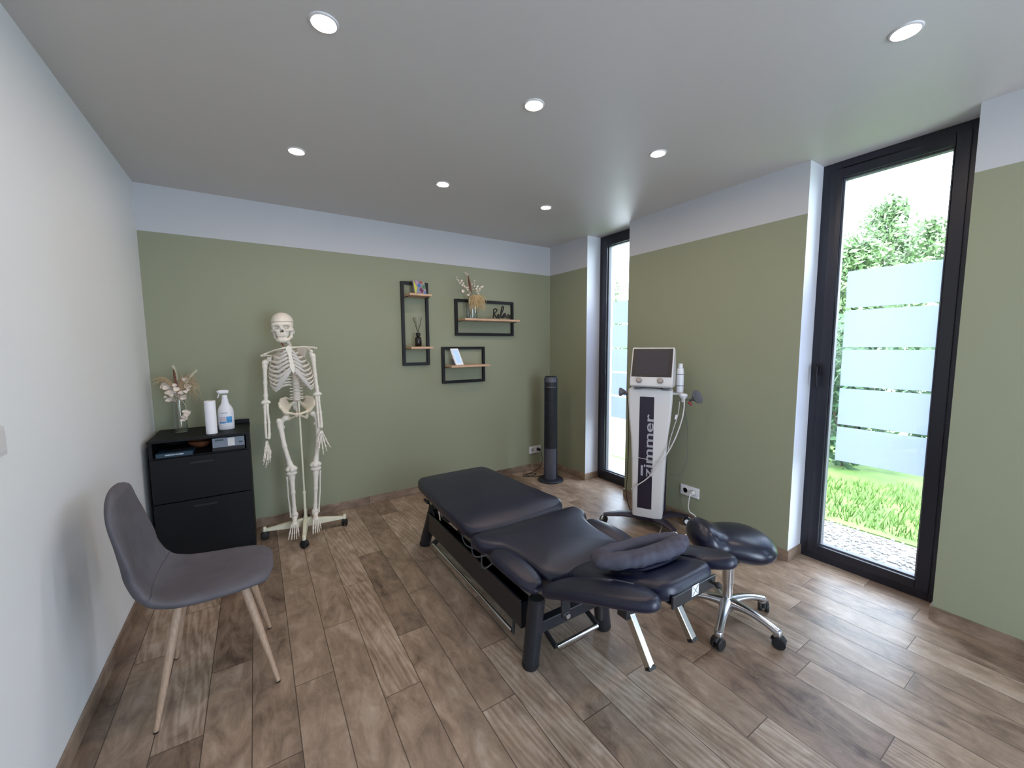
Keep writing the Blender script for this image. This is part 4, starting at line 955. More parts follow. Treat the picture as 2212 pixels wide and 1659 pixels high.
# base foot with splayed arms and casters
m = MB(); m.add([Z_(a*(1+.0*z), b, z) for z, e in ((.055, -.02), (.10, 0)) for a, b in ((-.10+abs(e), .085), (.10-abs(e), .085), (.10, -.09), (-.10, -.09))], [(0, 1, 2, 3), (4, 5, 6, 7), (0, 1, 5, 4), (1, 2, 6, 5), (2, 3, 7, 6), (3, 0, 4, 7)]); m.build('base_block', 'purple', tm, bevel=.01)
arms = [(2.880, -1.445), (3.10, -1.93), (3.405, -1.83), (3.33, -1.40)]
for i, (ex, ey) in enumerate(arms):
    d = np.array([ex, ey, 0])-MC; e = np.array([ex, ey, .072]); s0 = MC+d*.25+np.array([0, 0, .078])
    m = MB(); m.tube([s0, MC+d*.6+np.array([0, 0, .085]), e], [.052, .044, .024], 14, flat=.42, up=(0, 0, 1)); am = m.build('base_arm', 'purple', tm)
    hd = MB(); wh = MB(); yw = math.atan2(d[1], d[0])+.8; caster(hd, wh, (ex, ey, .031), .031, 2.1 if i == 2 else yw, .04); hd.build('caster_fork', 'chrome', am); wo = wh.build('caster_wheels', 'rubber', am)
    if i == 2:
        Rw = Matrix.Translation((ex, ey, .031)) @ Matrix.Rotation(2.1, 4, 'Z') @ Matrix.Rotation(PI/2, 4, 'X')
        m = MB()
        for sg in (-1, 1): m.lathe([(0, sg*.0205), (.019, sg*.0205), (.019, sg*.018)], 20, Rw)
        m.build('hub_disc', 'plastic', am)['label'] = 'white hub disc'
# control unit: tilted screen
def U_(t, d, z): return MC+tz_*(t+.012)+nz_*d+np.array([0, 0, z])
sil = [(.128, 1.100), (.150, 1.112), (.152, 1.150), (.058, 1.388), (.045, 1.392), (-.02, 1.37), (-.06, 1.28), (-.075, 1.12), (-.06, 1.100)]   # (depth, height) side profile
V = []; n = len(sil)
for t in (-.150, -.144, .144, .150):
    for d, z in sil:
        k = 0 if abs(t) < .147 else 1; cx_, cz_ = .03, 1.22; V.append(U_(t, cx_+(d-cx_)*(1-.03*k), cz_+(z-cz_)*(1-.03*k)))
F = [(i*n+k, i*n+(k+1) % n, (i+1)*n+(k+1) % n, (i+1)*n+k) for i in range(3) for k in range(n)]+[tuple(range(n-1, -1, -1)), tuple(3*n+k for k in range(n))]
MB().add(V, F).build('control_unit', 'offw', tm, bevel=.003, angle=30)
pA = np.array([.152, 1.150]); pB = np.array([.058, 1.388]); dv = (pB-pA)/np.linalg.norm(pB-pA); nv = np.array([dv[1], -dv[0]]); Ls = np.linalg.norm(pB-pA)
def Sc(t, s, o): q = pA+dv*s+nv*o; return U_(t, q[0], q[1])
def scr(t0, t1, s0, s1, o0, o1, nm, mt):
    m = MB(); m.add([Sc(t, s, o) for o in (o0, o1) for (t, s) in ((t0, s0), (t1, s0), (t1, s1), (t0, s1))], [(0, 1, 2, 3), (7, 6, 5, 4), (0, 4, 5, 1), (1, 5, 6, 2), (2, 6, 7, 3), (3, 7, 4, 0)]); return m.build(nm, mt, tm, smooth=False, bevel=.0008)
scr(-.140, .140, .030, Ls-.006, -.001, .0025, 'screen_bezel', 'bezel'); scr(-.116, .112, .048, Ls-.030, .0025, .0032, 'screen', 'screen')
for t in (-.082, .068):
    m = MB(); c_ = Sc(t, .004, .0); nn = tz_*0+nz_*nv[0]+np.array([0, 0, nv[1]]); T = Matrix.Translation(Vector(tuple(c_))) @ Vector(tuple(nn)).to_track_quat('Z', 'Y').to_matrix().to_4x4()
    m.lathe([(0.0, .014), (.016, .014), (.0185, .011), (.0185, 0), (.022, 0), (.022, -.004)], 28, T); m.build('control_knob', 'knob', tm)
for t in (-.10, .10):
    m = MB(); m.add([U_(t+a, b, z) for z in (1.082, 1.102) for a, b in ((-.02, .11), (.02, .11), (.02, -.05), (-.02, -.05))], [(0, 1, 2, 3), (4, 5, 6, 7), (0, 1, 5, 4), (1, 2, 6, 5), (2, 3, 7, 6), (3, 0, 4, 7)]); m.build('unit_foot', 'greyp', tm, smooth=False)
# side holders and handpieces
m = MB(); m.tube([Z_(-.150, .01, 1.03), Z_(-.205, .02, 1.035)], .012, 12); m.lathe([(.010, 0), (.016, .01), (.028, .03), (.033, .038), (.034, .048), (.0, .050)], 24, Matrix.Translation(Vector(tuple(Z_(-.190, .02, 1.045)))) @ Vector(tuple(-tz_)).to_track_quat('Z', 'Y').to_matrix().to_4x4()); m.build('left_handpiece', 'greyp', tm)
m = MB(); m.tube([Z_(.14, -.02, 1.01), Z_(.20, .0, 1.005), Z_(.30, .0, 1.005)], .006, 8); m.lathe([(.024, 0), (.030, 0), (.030, .004), (.024, .004), (.024, 0)], 24, Matrix.Translation(Vector(tuple(Z_(.225, 0, 1.005))))); m.build('probe_holder', 'vase', tm)
m = MB(); m.lathe([(0, -.03), (.012, -.03), (.014, -.005), (.026, .008), (.030, .02), (.024, .032), (0, .036)], 24, Matrix.Translation(Vector(tuple(Z_(.225, .0, 1.018))))); m.build('ultrasound_probe', 'plastic', tm)
hdv = Vector(tuple(tz_*.75+nz_*.45+np.array([0, 0, .45]))); m = MB(); m.tube([Z_(.265, -.02, 1.00), Z_(.285, -.01, 1.01)], .010, 10); m.lathe([(.010, 0), (.018, .010), (.036, .032), (.050, .042), (.053, .050), (.045, .051), (.022, .036), (0, .034)], 28, Matrix.Translation(Vector(tuple(Z_(.285, -.01, 1.01)))) @ hdv.to_track_quat('Z', 'Y').to_matrix().to_4x4()); m.build('round_handpiece', 'greyp', tm)
m = MB(); m.tube([Z_(.262, .0, .99), Z_(.285, .0, .965)], [.012, .006], 10); m.build('red_clip', 'red', tm)
# hoses
def hose(nm, pts, r, mt='offw'):
    m = MB(); m.tube(crv(pts), r, 8); return m.build(nm, mt, tm)
hose('probe_cable', [Z_(.228, .02, 1.03), Z_(.236, .05, .96), Z_(.222, .09, .85), Z_(.175, .125, .70), Z_(.10, .135, .55), Z_(.01, .128, .42), Z_(-.07, .122, .345), Z_(-.118, .10, .30)], .0042)
hose('side_cable', [Z_(.20, .0, .99), Z_(.195, .03, .90), Z_(.17, .045, .80), Z_(.145, .03, .70), Z_(.13, .0, .60)], .003)
m = MB(); m.tube([Z_(.186, .036, .895), Z_(.180, .04, .86)], .008, 8, flat=1.3); m.build('cable_clip', 'plastic', tm)
hose('thin_wire', [Z_(.20, -.08, .98), Z_(.245, -.10, .85), Z_(.26, -.10, .62), Z_(.25, -.10, .48), Z_(.20, -.09, .40), Z_(.14, -.09, .405)], .0016, 'greyp')
hose('left_cable', [Z_(-.185, .02, 1.02), Z_(-.165, .05, .95), Z_(-.155, .05, .7), Z_(-.160, .05, .4), Z_(-.165, .05, .25), Z_(-.14, .05, .13), Z_(-.11, .04, .10)], .003, 'rubber')
m = MB(); m.tube(crv([Z_(-.119, .103, .560), Z_(-.05, .1085, .556), Z_(.03, .1085, .548), Z_(.10, .104, .552)]), .0018, 6); m.build('thin_wire', 'offw', tm)
# gel bottle behind the unit
gb = thing('gel_bottle', tuple(U_(.182, -.06, 1.052)), 'white gel bottle held behind the screen of the therapy machine', 'bottle')
gc_ = U_(.182, -.06, -.028)
MB().lathe([(0, 1.08), (.024, 1.08), (.026, 1.085), (.026, 1.235), (.021, 1.262), (.014, 1.268), (0, 1.268)], 28, Matrix.Translation(Vector(tuple(gc_)))).build('bottle_body', 'plastic', gb)
MB().lathe([(0, 1.268), (.016, 1.268), (.016, 1.298), (0, 1.30)], 20, Matrix.Translation(Vector(tuple(gc_)))).build('cap', 'plastic', gb)
for z in (1.13, 1.215): MB().lathe([(.0263, z), (.0266, z), (.0266, z+.004), (.0263, z+.004), (.0263, z)], 28, Matrix.Translation(Vector(tuple(gc_)))).build('dark_band', 'ink', gb)
m = MB(); m.add([U_(.15+a, b, z) for z in (1.036, 1.051) for a, b in ((-.03, -.02), (.06, -.02), (.06, -.09), (-.03, -.09))], [(0, 1, 2, 3), (4, 5, 6, 7), (0, 1, 5, 4), (1, 2, 6, 5), (2, 3, 7, 6), (3, 0, 4, 7)]); m.build('bottle_tray', 'offw', tm, smooth=False)
# mains cable to the socket
mc_ = thing('power_cord', (W-.02, -1.842, .0), 'white power cord from the right wall socket to the therapy machine', 'cord')
MB().tube([(W-.0125, -1.842, .253), (W-.045, -1.842, .252)], [.018, .014], 16).build('plug', 'offw', mc_)
m = MB(); m.tube(crv([(W-.043, -1.842, .250), (W-.062, -1.842, .225), (W-.062, -1.835, .15), (W-.055, -1.845, .108), (W-.03, -1.875, .08), (W-.035, -1.90, .03), (3.36, -1.93, .006), (3.25, -1.93, .005), (3.12, -1.94, .005), (3.03, -1.905, .005), (3.06, -1.83, .005), (3.14, -1.79, .02), (3.17, -1.76, .045)]), .0042, 8); m.build('cable', 'offw', mc_)

# ------------------------------------------------------------------ skeleton
sk = thing('anatomical_skeleton', (.868, -.31, 0), 'white anatomical skeleton hanging on a rolling stand beside the cabinet', 'skeleton')
def S(u, v, y=-.35): return P(u, v, 1, y)
# skull
hc = S(609.5, 700, -.36); tilt = math.radians(-3); yw = math.radians(-10)
RS = (Matrix.Rotation(yw, 3, 'Z') @ Matrix.Rotation(tilt, 3, 'Y')).transposed(); RSl = [[RS[i][j] for j in range(3)] for i in range(3)]
def loc(X, Y, Z):
    x, y, z = X-hc[0], Y-hc[1], Z-hc[2]; return [RSl[i][0]*x+RSl[i][1]*y+RSl[i][2]*z for i in range(3)]
# local frame: x to photo right, y away from the camera, z up; origin = middle of the cranium
def skull(X, Y, Z):
    x, y, z = loc(X, Y, Z)
    d = ell(x, y, z, (0, .018, .016), (.070, .088, .066))
    d = su(d, ell(x, y, z, (0, -.038, -.008), (.056, .045, .045)), .02)          # forehead
    d = su(d, ell(x, y, z, (0, -.050, -.066), (.041, .034, .038)), .018)         # maxilla
    d = su(d, ell(x, y, z, (0, -.012, -.028), (.064, .062, .044)), .02)
    for s in (-1, 1):
        d = su(d, cap(x, y, z, (s*.030, -.074, -.046), (s*.060, -.036, -.046), .010, .008), .010)   # cheek bone
        d = su(d, cap(x, y, z, (s*.060, -.036, -.046), (s*.064, .012, -.040), .007, .006), .006)    # zygomatic arch
        d = su(d, cap(x, y, z, (s*.008, -.083, -.008), (s*.052, -.066, -.008), .007, .006), .008)   # brow
        d = su(d, ell(x, y, z, (s*.058, .03, -.055), (.012, .016, .020)), .012)  # mastoid
    d = su(d, cap(x, y, z, (0, -.084, -.014), (0, -.093, -.034), .006, .0045), .006)                # nasal bone
    for s in (-1, 1):
        d = ss(d, ell(x, y, z, (s*.0315, -.088, -.027), (.0205, .046, .0155)), .005)   # orbits
        d = ss(d, ell(x, y, z, (s*.050, -.052, -.068), (.007, .02, .012)), .004)
    d = ss(d, np.maximum(ell(x, y, z, (-.006, -.090, -.053), (.0075, .030, .0145)), -1), .003)
    d = ss(d, ell(x, y, z, (.006, -.090, -.053), (.0075, .030, .0145)), .003)
    g = np.abs(z-.012)-.0016; d = np.maximum(d, -np.maximum(g, -(np.sqrt((x/.066)**2+((y-.01)/.088)**2)-.94)*.06))   # sawn line
    return d
m = sdf(skull, hc-np.array([.10, .13, .13]), hc+np.array([.10, .13, .11]), .0026); sko = m.build('skull', 'bone', sk)
def Lw(x, y, z):
    q = RS.transposed() @ Vector((x, y, z)); return np.array([q[0]+hc[0], q[1]+hc[1], q[2]+hc[2]])
def jaw(X, Y, Z):
    x, y, z = loc(X, Y, Z); d = None
    pts = [(-.052, -.004, -.055), (-.048, -.018, -.092), (-.032, -.058, -.112), (-.010, -.080, -.118), (.010, -.080, -.118), (.032, -.058, -.112), (.048, -.018, -.092), (.052, -.004, -.055)]
    for i in range(7):
        c = cap(x, y, z, pts[i], pts[i+1], .0105, .0105); d = c if d is None else su(d, c, .006)
    d = su(d, ell(x, y, z, (0, -.074, -.110), (.028, .013, .018)), .012); return d
sdf(jaw, hc-np.array([.10, .13, .16]), hc+np.array([.10, .08, .0]), .0026).build('jaw', 'bone', sk)
for row, zt, sh_ in (('upper_teeth', -.085, 1), ('lower_teeth', -.097, -1)):
    m = MB()
    for k in range(-5, 6):
        a = k*.19; c = Lw(.030*math.sin(a), -.052-.034*math.cos(a), zt); m.sph(c, (.0032, .003, .0062), 6)
    m.build(row, 'bone', sko)
m = MB(); m.sph(Lw(0, -.050, -.053), (.012, .018, .012), 8); m.build('nasal_cavity', 'dark', sko)
# spine
def spine_pt(t):      # t = 0 neck base of skull .. 1 sacrum
    K = [S(621, 738, -.31), S(626, 752, -.30), S(632, 775, -.27), S(636, 795, -.26), S(638, 815, -.27), S(640.5, 840, -.30), S(641.5, 862, -.32)]
    q = crv(K, 10); f = t*(len(q)-1); i = min(int(f), len(q)-2); return q[i]*(1-(f-i))+q[i+1]*(f-i)
for i in range(24):
    t = i/23.; c = spine_pt(t); u = spine_pt(min(t+.01, 1))-spine_pt(max(t-.01, 0)); r = .0115+.013*min(1, t*1.25); hh = .0075+.0068*t
    T = Matrix.Translation(Vector(tuple(c))) @ Vector(tuple(-u)).to_track_quat('Z', 'Y').to_matrix().to_4x4()
    m = MB(); m.lathe([(0, -hh), (r, -hh), (r*1.02, -hh*.8), (r*.74, 0), (r*1.02, hh*.8), (r, hh), (0, hh)], 18, T)
    wt = r*(1.75 if i > 17 else 1.5)
    m.tube([c+np.array([-wt, .016, .0]), c+np.array([0, .010, 0]), c+np.array([wt, .016, .0])], [.0042, .006, .0042], 8); m.tube([c+np.array([0, .01, 0]), c+np.array([0, .045, -.012])], [.005, .003], 8)
    vo = m.build('vertebra', 'bone', sk)
    if i < 23:
        c2 = (c+spine_pt((i+1)/23.))/2; m = MB(); m.lathe([(0, -.003), (r*.93, -.003), (r*.93, .003), (0, .003)], 14, Matrix.Translation(Vector(tuple(c2))) @ Vector(tuple(-u)).to_track_quat('Z', 'Y').to_matrix().to_4x4()); m.build('disc', 'disc', vo)
# ribs
top = S(624, 756, -.33); bot = S(634, 822, -.33)
Zt = [1.382, 1.360, 1.336, 1.311, 1.287, 1.263, 1.240, 1.217, 1.194, 1.172, 1.150, 1.130]
HW = [.052, .078, .098, .110, .118, .123, .126, .127, .125, .119, .108, .085]
DR = [.018, .026, .033, .040, .047, .055, .063, .071, .076, .076, .066, .050]
MX = [.86, .84, .83, .83, .83, .83, .82, .79, .75, .70, .52, .42]
st0, st1 = S(623.5, 753, -.43), S(634, 806, -.445)
for i in range(12):
    f = i/11.; xc = .812+.030*f; ztop = Zt[i]
    for s in (-1, 1):
        pts = []; nn = 16
        for k in range(nn+1):
            ph = PI*MX[i]*k/nn; x = xc+s*HW[i]*math.sin(ph)**.8 if ph > 0 else xc+s*.0; x += s*.012; y = -.335+.085*math.cos(ph)-.02*(1-math.cos(ph))*.3; z = ztop-DR[i]*(1-math.cos(ph))/2*1.15+.004; pts.append(np.array([x, y, z]))
        m = MB(); m.tube(pts, [.0050]*3+[.0056]*(nn-2), 8, flat=1.6, up=(0, 0, 1)); rb = m.build('rib', 'bone', sk)
        e = pts[-1]; ts_ = min(i/9., 1.)
        if i < 10:
            tgt = st0+(st1-st0)*min(.06+i*.145, .88)+np.array([s*.014, .004, 0])
            mid = (e+tgt)/2+np.array([s*.004, -.012, -.016 if i > 4 else 0])
            m = MB(); m.tube(bezier(e, mid, tgt, 7), .0050, 8, flat=1.9, up=(0, 0, 1)); m.build('costal_cartilage', 'cart', rb)
def strn(X, Y, Z):
    d = None; K = [(0, .020), (.12, .017), (.25, .011), (.45, .0135), (.62, .0125), (.72, .017), (.86, .012), (1.0, .004)]
    for i in range(len(K)-1):
        a = st0+(st1-st0)*K[i][0]; b = st0+(st1-st0)*K[i+1][0]; v = b-a; t = np.clip(((X-a[0])*v[0]+(Z-a[2])*v[2])/(v[0]**2+v[2]**2), 0, 1)
        r = K[i][1]+(K[i+1][1]-K[i][1])*t; q = np.sqrt((X-a[0]-t*v[0])**2+(Z-a[2]-t*v[2])**2)-r; c = np.maximum(q, np.abs(Y-a[1]-t*v[1])-.005); d = c if d is None else np.minimum(d, c)
    return d
sdf(strn, np.minimum(st0, st1)-.03, np.maximum(st0, st1)+.03, .0022).build('sternum', 'bone', sk)
# shoulders
AC = {-1: S(568, 767, -.37), 1: S(680, 751, -.37)}
for s in (-1, 1):
    a = st0+np.array([s*.018, 0, .006]); e = AC[s]; v = e-a
    pts = [a, a+v*.25+np.array([0, -.012, .004]), a+v*.5+np.array([0, .0, .006]), a+v*.78+np.array([0, .022, .004]), e]
    m = MB(); m.tube(crv(pts, 5), [.0105]*4+[.0075]*13+[.009]*2+[.010]*2, 10, flat=.75); m.build('clavicle', 'bone', sk)
    g = {-1: S(581, 775, -.36), 1: S(672, 759, -.36)}[s]
    def scap(X, Y, Z, g=g, s=s, e=e):
        d = cap(X, Y, Z, g, g+np.array([-s*.006, .0, -.012]), .013, .011)
        A = g+np.array([-s*.02, .03, .022]); B_ = g+np.array([-s*.085, .10, .03]); C_ = g+np.array([-s*.065, .095, -.125])
        # thin blade triangle
        nrm = np.cross(B_-A, C_-A); nrm /= np.linalg.norm(nrm); pl_ = np.abs((X-A[0])*nrm[0]+(Y-A[1])*nrm[1]+(Z-A[2])*nrm[2])-.0028; din = None
        for p, q, r in ((A, B_, C_), (B_, C_, A), (C_, A, B_)):
            e_ = np.cross(q-p, nrm); e_ /= np.linalg.norm(e_); sg = np.sign((r-p)@e_); dd = -sg*((X-p[0])*e_[0]+(Y-p[1])*e_[1]+(Z-p[2])*e_[2]); din = dd if din is None else np.maximum(din, dd)
        d = su(d, np.maximum(pl_, din-.003), .006)
        d = su(d, cap(X, Y, Z, g, A, .009, .006), .006)
        d = su(d, cap(X, Y, Z, g+np.array([-s*.08, .09, .012]), e+np.array([-s*.01, .02, -.002]), .004, .007), .005)      # spine
        d = su(d, cap(X, Y, Z, e+np.array([-s*.01, .02, -.002]), e+np.array([s*.010, -.004, -.004]), .009, .007), .006)    # acromion
        d = su(d, cap(X, Y, Z, g+np.array([-s*.012, .006, .010]), g+np.array([-s*.008, -.032, .004]), .006, .007), .006)   # coracoid
        return d
    sdf(scap, g-np.array([.13, .07, .15]), g+np.array([.13, .13, .09]), .003).build('scapula', 'bone', sk)
# arms
def arm(s, hd_, el, wr, mid_a, mid_b):
    v = el-hd_; h1 = hd_+v*.12
    chain([hd_+np.array([0, 0, -.006]), h1, hd_+v*.5, hd_+v*.82, el+np.array([0, 0, .012])], [.018, .0140, .0115, .0120, .013], h=.0028, k=.012, extra=[(hd_+np.array([-s*.006, .004, .002]), .019), (el+np.array([-.016, 0, .004]), (.011, .010, .012)), (el+np.array([.016, 0, .004]), (.011, .010, .010)), (el, (.022, .009, .009))]).build('humerus', 'bone', sk)
    d = wr-el
    chain([el+np.array([mid_a[0]*.3, .006, .010]), el+d*.12+np.array([mid_a[0]*.8, .003, 0]), el+d*.55+np.array([*mid_a, 0]), wr+np.array([mid_a[0]*.9, 0, .008])], [.012, .010, .0080, .0072], h=.0026, k=.008).build('ulna', 'bone', sk)
    chain([el+np.array([mid_b[0]*.5, -.004, -.018]), el+d*.2+np.array([mid_b[0]*.5, -.004, 0]), el+d*.55+np.array([*mid_b, 0]), el+d*.88+np.array([mid_b[0]*.9, 0, 0]), wr+np.array([mid_b[0]*.7, 0, .006])], [.0105, .0075, .0080, .0090, .0115], h=.0026, k=.008).build('radius', 'bone', sk)
def hand(wr, tips, knuck, name='hand'):
    """wr wrist point, knuck/tips lists of five (thumb first)"""
    ho = None; m = MB()
    cb_ = [wr*(1-t)+k*t for k in knuck[1:] for t in (.12, .26)]
    def carp(X, Y, Z):
        d = None
        for i, c in enumerate(cb_):
            q = ell(X, Y, Z, c, (.0075, .007, .0065)); d = q if d is None else su(d, q, .0016)
        return d
    ho = sdf(carp, np.min(cb_, 0)-.02, np.max(cb_, 0)+.02, .0018).build(name, 'bone', sk)
    for i in range(5):
        k = knuck[i]; t = tips[i]; c0_ = wr*(.66)+k*.34 if i else wr*.75+k*.25
        def bone(a, b, r):
            v = b-a; return [a+v*.03, a+v*.2, a+v*.5, a+v*.82, a+v*.97], [r*1.25, r*.85, r*.72, r*.95, r*1.2]
        m = MB(); segs = [(c0_, k, .0058)]
        v = t-k; L3 = [0, .48, .78, 1.] if i else [0, .58, 1., 1.]
        # a relaxed curl
        q = [k+v*L3[j]+np.array([0, -.016*math.sin(L3[j]*PI), -.004*math.sin(L3[j]*PI)]) for j in range(4)]
        for j in range(3 if i else 2): segs.append((q[j], q[j+1], (.0052-.0007*j)))
        for a, b, r in segs:
            pp, rr = bone(np.array(a), np.array(b), r); m.tube(pp, rr, 8)
        m.build('thumb_bones' if i == 0 else 'finger_bones', 'bone', ho)
hR, eR, wR = S(572, 783, -.36), S(574.5, 870, -.36), S(577.5, 948, -.37)
arm(-1, hR, eR, wR, (-.008, .0), (.014, .0))
hL, eL, wL = S(676, 768, -.36), S(686, 852, -.36), S(692, 924, -.38)
arm(1, hL, eL, wL, (-.009, 0), (.011, 0))
wR2 = S(576, 951, -.375)
hand(wR2, [S(568.5, 996, -.43), S(569, 1003, -.40), S(574, 1009, -.38), S(578.5, 1003, -.36), S(583, 998, -.35)], [S(573, 970, -.42), S(575, 975, -.40), S(578.5, 977, -.385), S(581.5, 978, -.37), S(584.5, 976, -.355)])
wL2 = S(694, 929, -.385)
hand(wL2, [S(684, 962, -.42), S(698.5, 981, -.40), S(706, 974, -.385), S(714, 966, -.375), S(687, 978, -.41)], [S(688, 944, -.405), S(695, 955, -.395), S(700, 953, -.385), S(704.5, 950, -.378), S(690.5, 956, -.40)])
# pelvis
PC = S(642, 880, -.33)
def pel(X, Y, Z):
    d = None
    for s in (-1, 1):
        x = (X-PC[0])*s; y = Y-PC[1]; z = Z-PC[2]
        # flared iliac wing: thin shell of an ellipsoid
        ca, sa = math.cos(math.radians(52)), math.sin(math.radians(52))
        RW = [[ca, -sa, 0], [sa*.93, ca*.93, -.36], [sa*.36, ca*.36, .93]]
        cut = ell(x, y, z, (.078, .008, .028), (.050, .0075, .052), RW)
        d = cut if d is None else np.minimum(d, cut)
        # iliac crest
        cr = [(.040, .055, .060), (.070, .035, .074), (.100, .005, .066), (.116, -.022, .040), (.110, -.034, .014)]
        for i in range(4): d = su(d, cap(x, y, z, cr[i], cr[i+1], .0062, .0062), .006)
        d = su(d, cap(x, y, z, (.110, -.034, .014), (.086, -.022, -.018), .007, .014), .012)
        d = su(d, ell(x, y, z, (.082, -.010, -.026), (.022, .022, .022)), .014)      # socket
        d = su(d, cap(x, y, z, (.078, -.016, -.028), (.012, -.050, -.044), .010, .0085), .010)  # upper pubic branch
        d = su(d, cap(x, y, z, (.009, -.050, -.040), (.010, -.046, -.058), .0085, .008), .006)
        d = su(d, cap(x, y, z, (.014, -.044, -.056), (.056, .008, -.082), .0065, .010), .008)   # lower branch
        d = su(d, cap(x, y, z, (.056, .008, -.082), (.076, .006, -.036), .012, .012), .010)
        d = su(d, cap(x, y, z, (.070, .006, -.01), (.030, .052, .024), .012, .010), .012)        # to the sacrum
        d = ss(d, ell(x, y, z, (.094, -.016, -.030), (.016, .019, .017)), .003)
    return d
sdf(pel, PC-np.array([.14, .09, .12]), PC+np.array([.14, .11, .10]), .0034).build('pelvis', 'bone2', sk)
def sac(X, Y, Z):
    x = X-PC[0]; y = Y-PC[1]; z = Z-PC[2]; d = None
    K = [(0, .040, .034, .034), (0, .056, .010, .027), (0, .062, -.014, .020), (0, .056, -.036, .012), (0, .042, -.052, .006)]
    for i in range(4):
        a, b = K[i], K[i+1]; v = np.array(b[:3])-np.array(a[:3]); t = np.clip(((y-a[1])*v[1]+(z-a[2])*v[2])/(v@v), 0, 1); r = a[3]+(b[3]-a[3])*t
        q = np.sqrt((x/r)**2+((y-a[1]-t*v[1])/.011)**2+((z-a[2]-t*v[2])/.011)**2); c = (q-1)*.011; d = c if d is None else su(d, c, .006)
    for k in range(4):
        for s in (-1, 1): d = ss(d, ell(x, y, z, (s*.015*(1-.12*k), .036+.006*k, .022-.018*k), (.0045, .014, .0045)), .002)
    return d
sdf(sac, PC-np.array([.05, .02, .07]), PC+np.array([.05, .10, .07]), .0026).build('sacrum', 'bone', sk)
# legs
def leg(s, hip, knee, ank, toe_pts, heel):
    tro = {-1: S(601.5, 909, -.335), 1: S(689, 900, -.335)}[s]; v = knee-tro; nk_ = tro+v*.10+np.array([-s*.004, 0, 0])
    chain([hip, tro+np.array([-s*.012, 0, -.012]), nk_, tro+v*.5+np.array([s*.004, -.006, 0]), tro+v*.86, knee+np.array([0, 0, .022])], [.013, .0165, .018, .0145, .017, .023], h=.0034, k=.014,
          extra=[(hip, .0215), (tro, (.014, .015, .018)), (tro+np.array([-s*.030, .004, -.05]), .009), (knee+np.array([-.021, .0, .010]), (.020, .026, .019)), (knee+np.array([.021, .0, .010]), (.020, .026, .019))]).build('femur', 'bone', sk)
    MB().sph(knee+np.array([s*-.004, -.030, .014]), (.0185, .009, .019), 12).build('patella', 'bone', sk)
    k2 = knee+np.array([0, 0, -.022]); d = ank-k2
    chain([k2, k2+d*.10, k2+d*.45+np.array([0, -.006, 0]), k2+d*.85, ank+np.array([0, 0, .012])], [.024, .0195, .0135, .0125, .017], h=.0034, k=.012,
          extra=[(k2+np.array([-.017, 0, .002]), (.021, .024, .014)), (k2+np.array([.017, 0, .002]), (.021, .024, .014)), (ank+np.array([0, 0, .002]), (.019, .016, .012)), (ank+np.array([-s*.016, 0, -.006]), (.007, .010, .012))]).build('tibia', 'bone', sk)
    f0 = k2+np.array([s*.030, .012, -.028]); f1 = ank+np.array([s*.025, .008, -.012])
    chain([f0, f0+(f1-f0)*.08, f0*.5+f1*.5+np.array([s*.004, .004, 0]), f0+(f1-f0)*.92, f1], [.0085, .0055, .0048, .0058, .008], h=.0026, k=.006).build('fibula', 'bone', sk)
    # foot
    mid = ank*.62+np.mean(toe_pts, 0)*.38
    ft = chain([heel, ank+np.array([0, .010, -.022]), mid+np.array([0, 0, .004])], [.016, .017, .013], h=.003, k=.012, extra=[(ank+np.array([0, -.004, -.016]), (.018, .022, .013)), (mid, (.024, .018, .011))]).build('foot', 'bone', sk)
    for i, tp in enumerate(toe_pts):
        side = (i-2)*.0095; a = mid+np.array([side*1.0, -.008, 0]); k = a*.36+tp*.64; r = .0058 if i == (0 if s == -1 else 4) else .0044
        if s == -1: r = .0062 if i == 4 else .0044
        else: r = .0062 if i == 0 else .0044
        m = MB()
        for p, q, rr in ((a, k, r), (k, k*.45+tp*.55, r*.9), (k*.45+tp*.55, tp, r*.75)):
            v_ = q-p; m.tube([p+v_*.03, p+v_*.2, p+v_*.5, p+v_*.82, p+v_*.97], [rr*1.3, rr*.9, rr*.75, rr*.95, rr*1.25], 8)
        m.build('toe_bones', 'bone', ft)
kR, aR = S(629.5, 1016, -.35), S(636.5, 1112, -.35)
leg(-1, S(617, 903, -.34), kR, aR, [S(623, 1166, -.47), S(630, 1166, -.475), S(636, 1165, -.47), S(641, 1164, -.465), S(646, 1159, -.45)], aR+np.array([0, .035, -.050]))
kL, aL = S(682, 1006, -.35), S(681, 1104, -.35)
leg(1, S(676, 893, -.34), kL, aL, [S(676.5, 1154, -.47), S(682, 1152, -.475), S(686.5, 1151, -.47), S(690, 1148, -.46), S(694, 1142, -.45)], aL+np.array([0, .035, -.050]))
# red muscle mark at the neck
m = MB(); m.tube([S(605, 737, -.33), S(609.5, 743, -.345), S(613, 748, -.35)], [.003, .005, .003], 8); m.build('red_marking', 'red', sk)
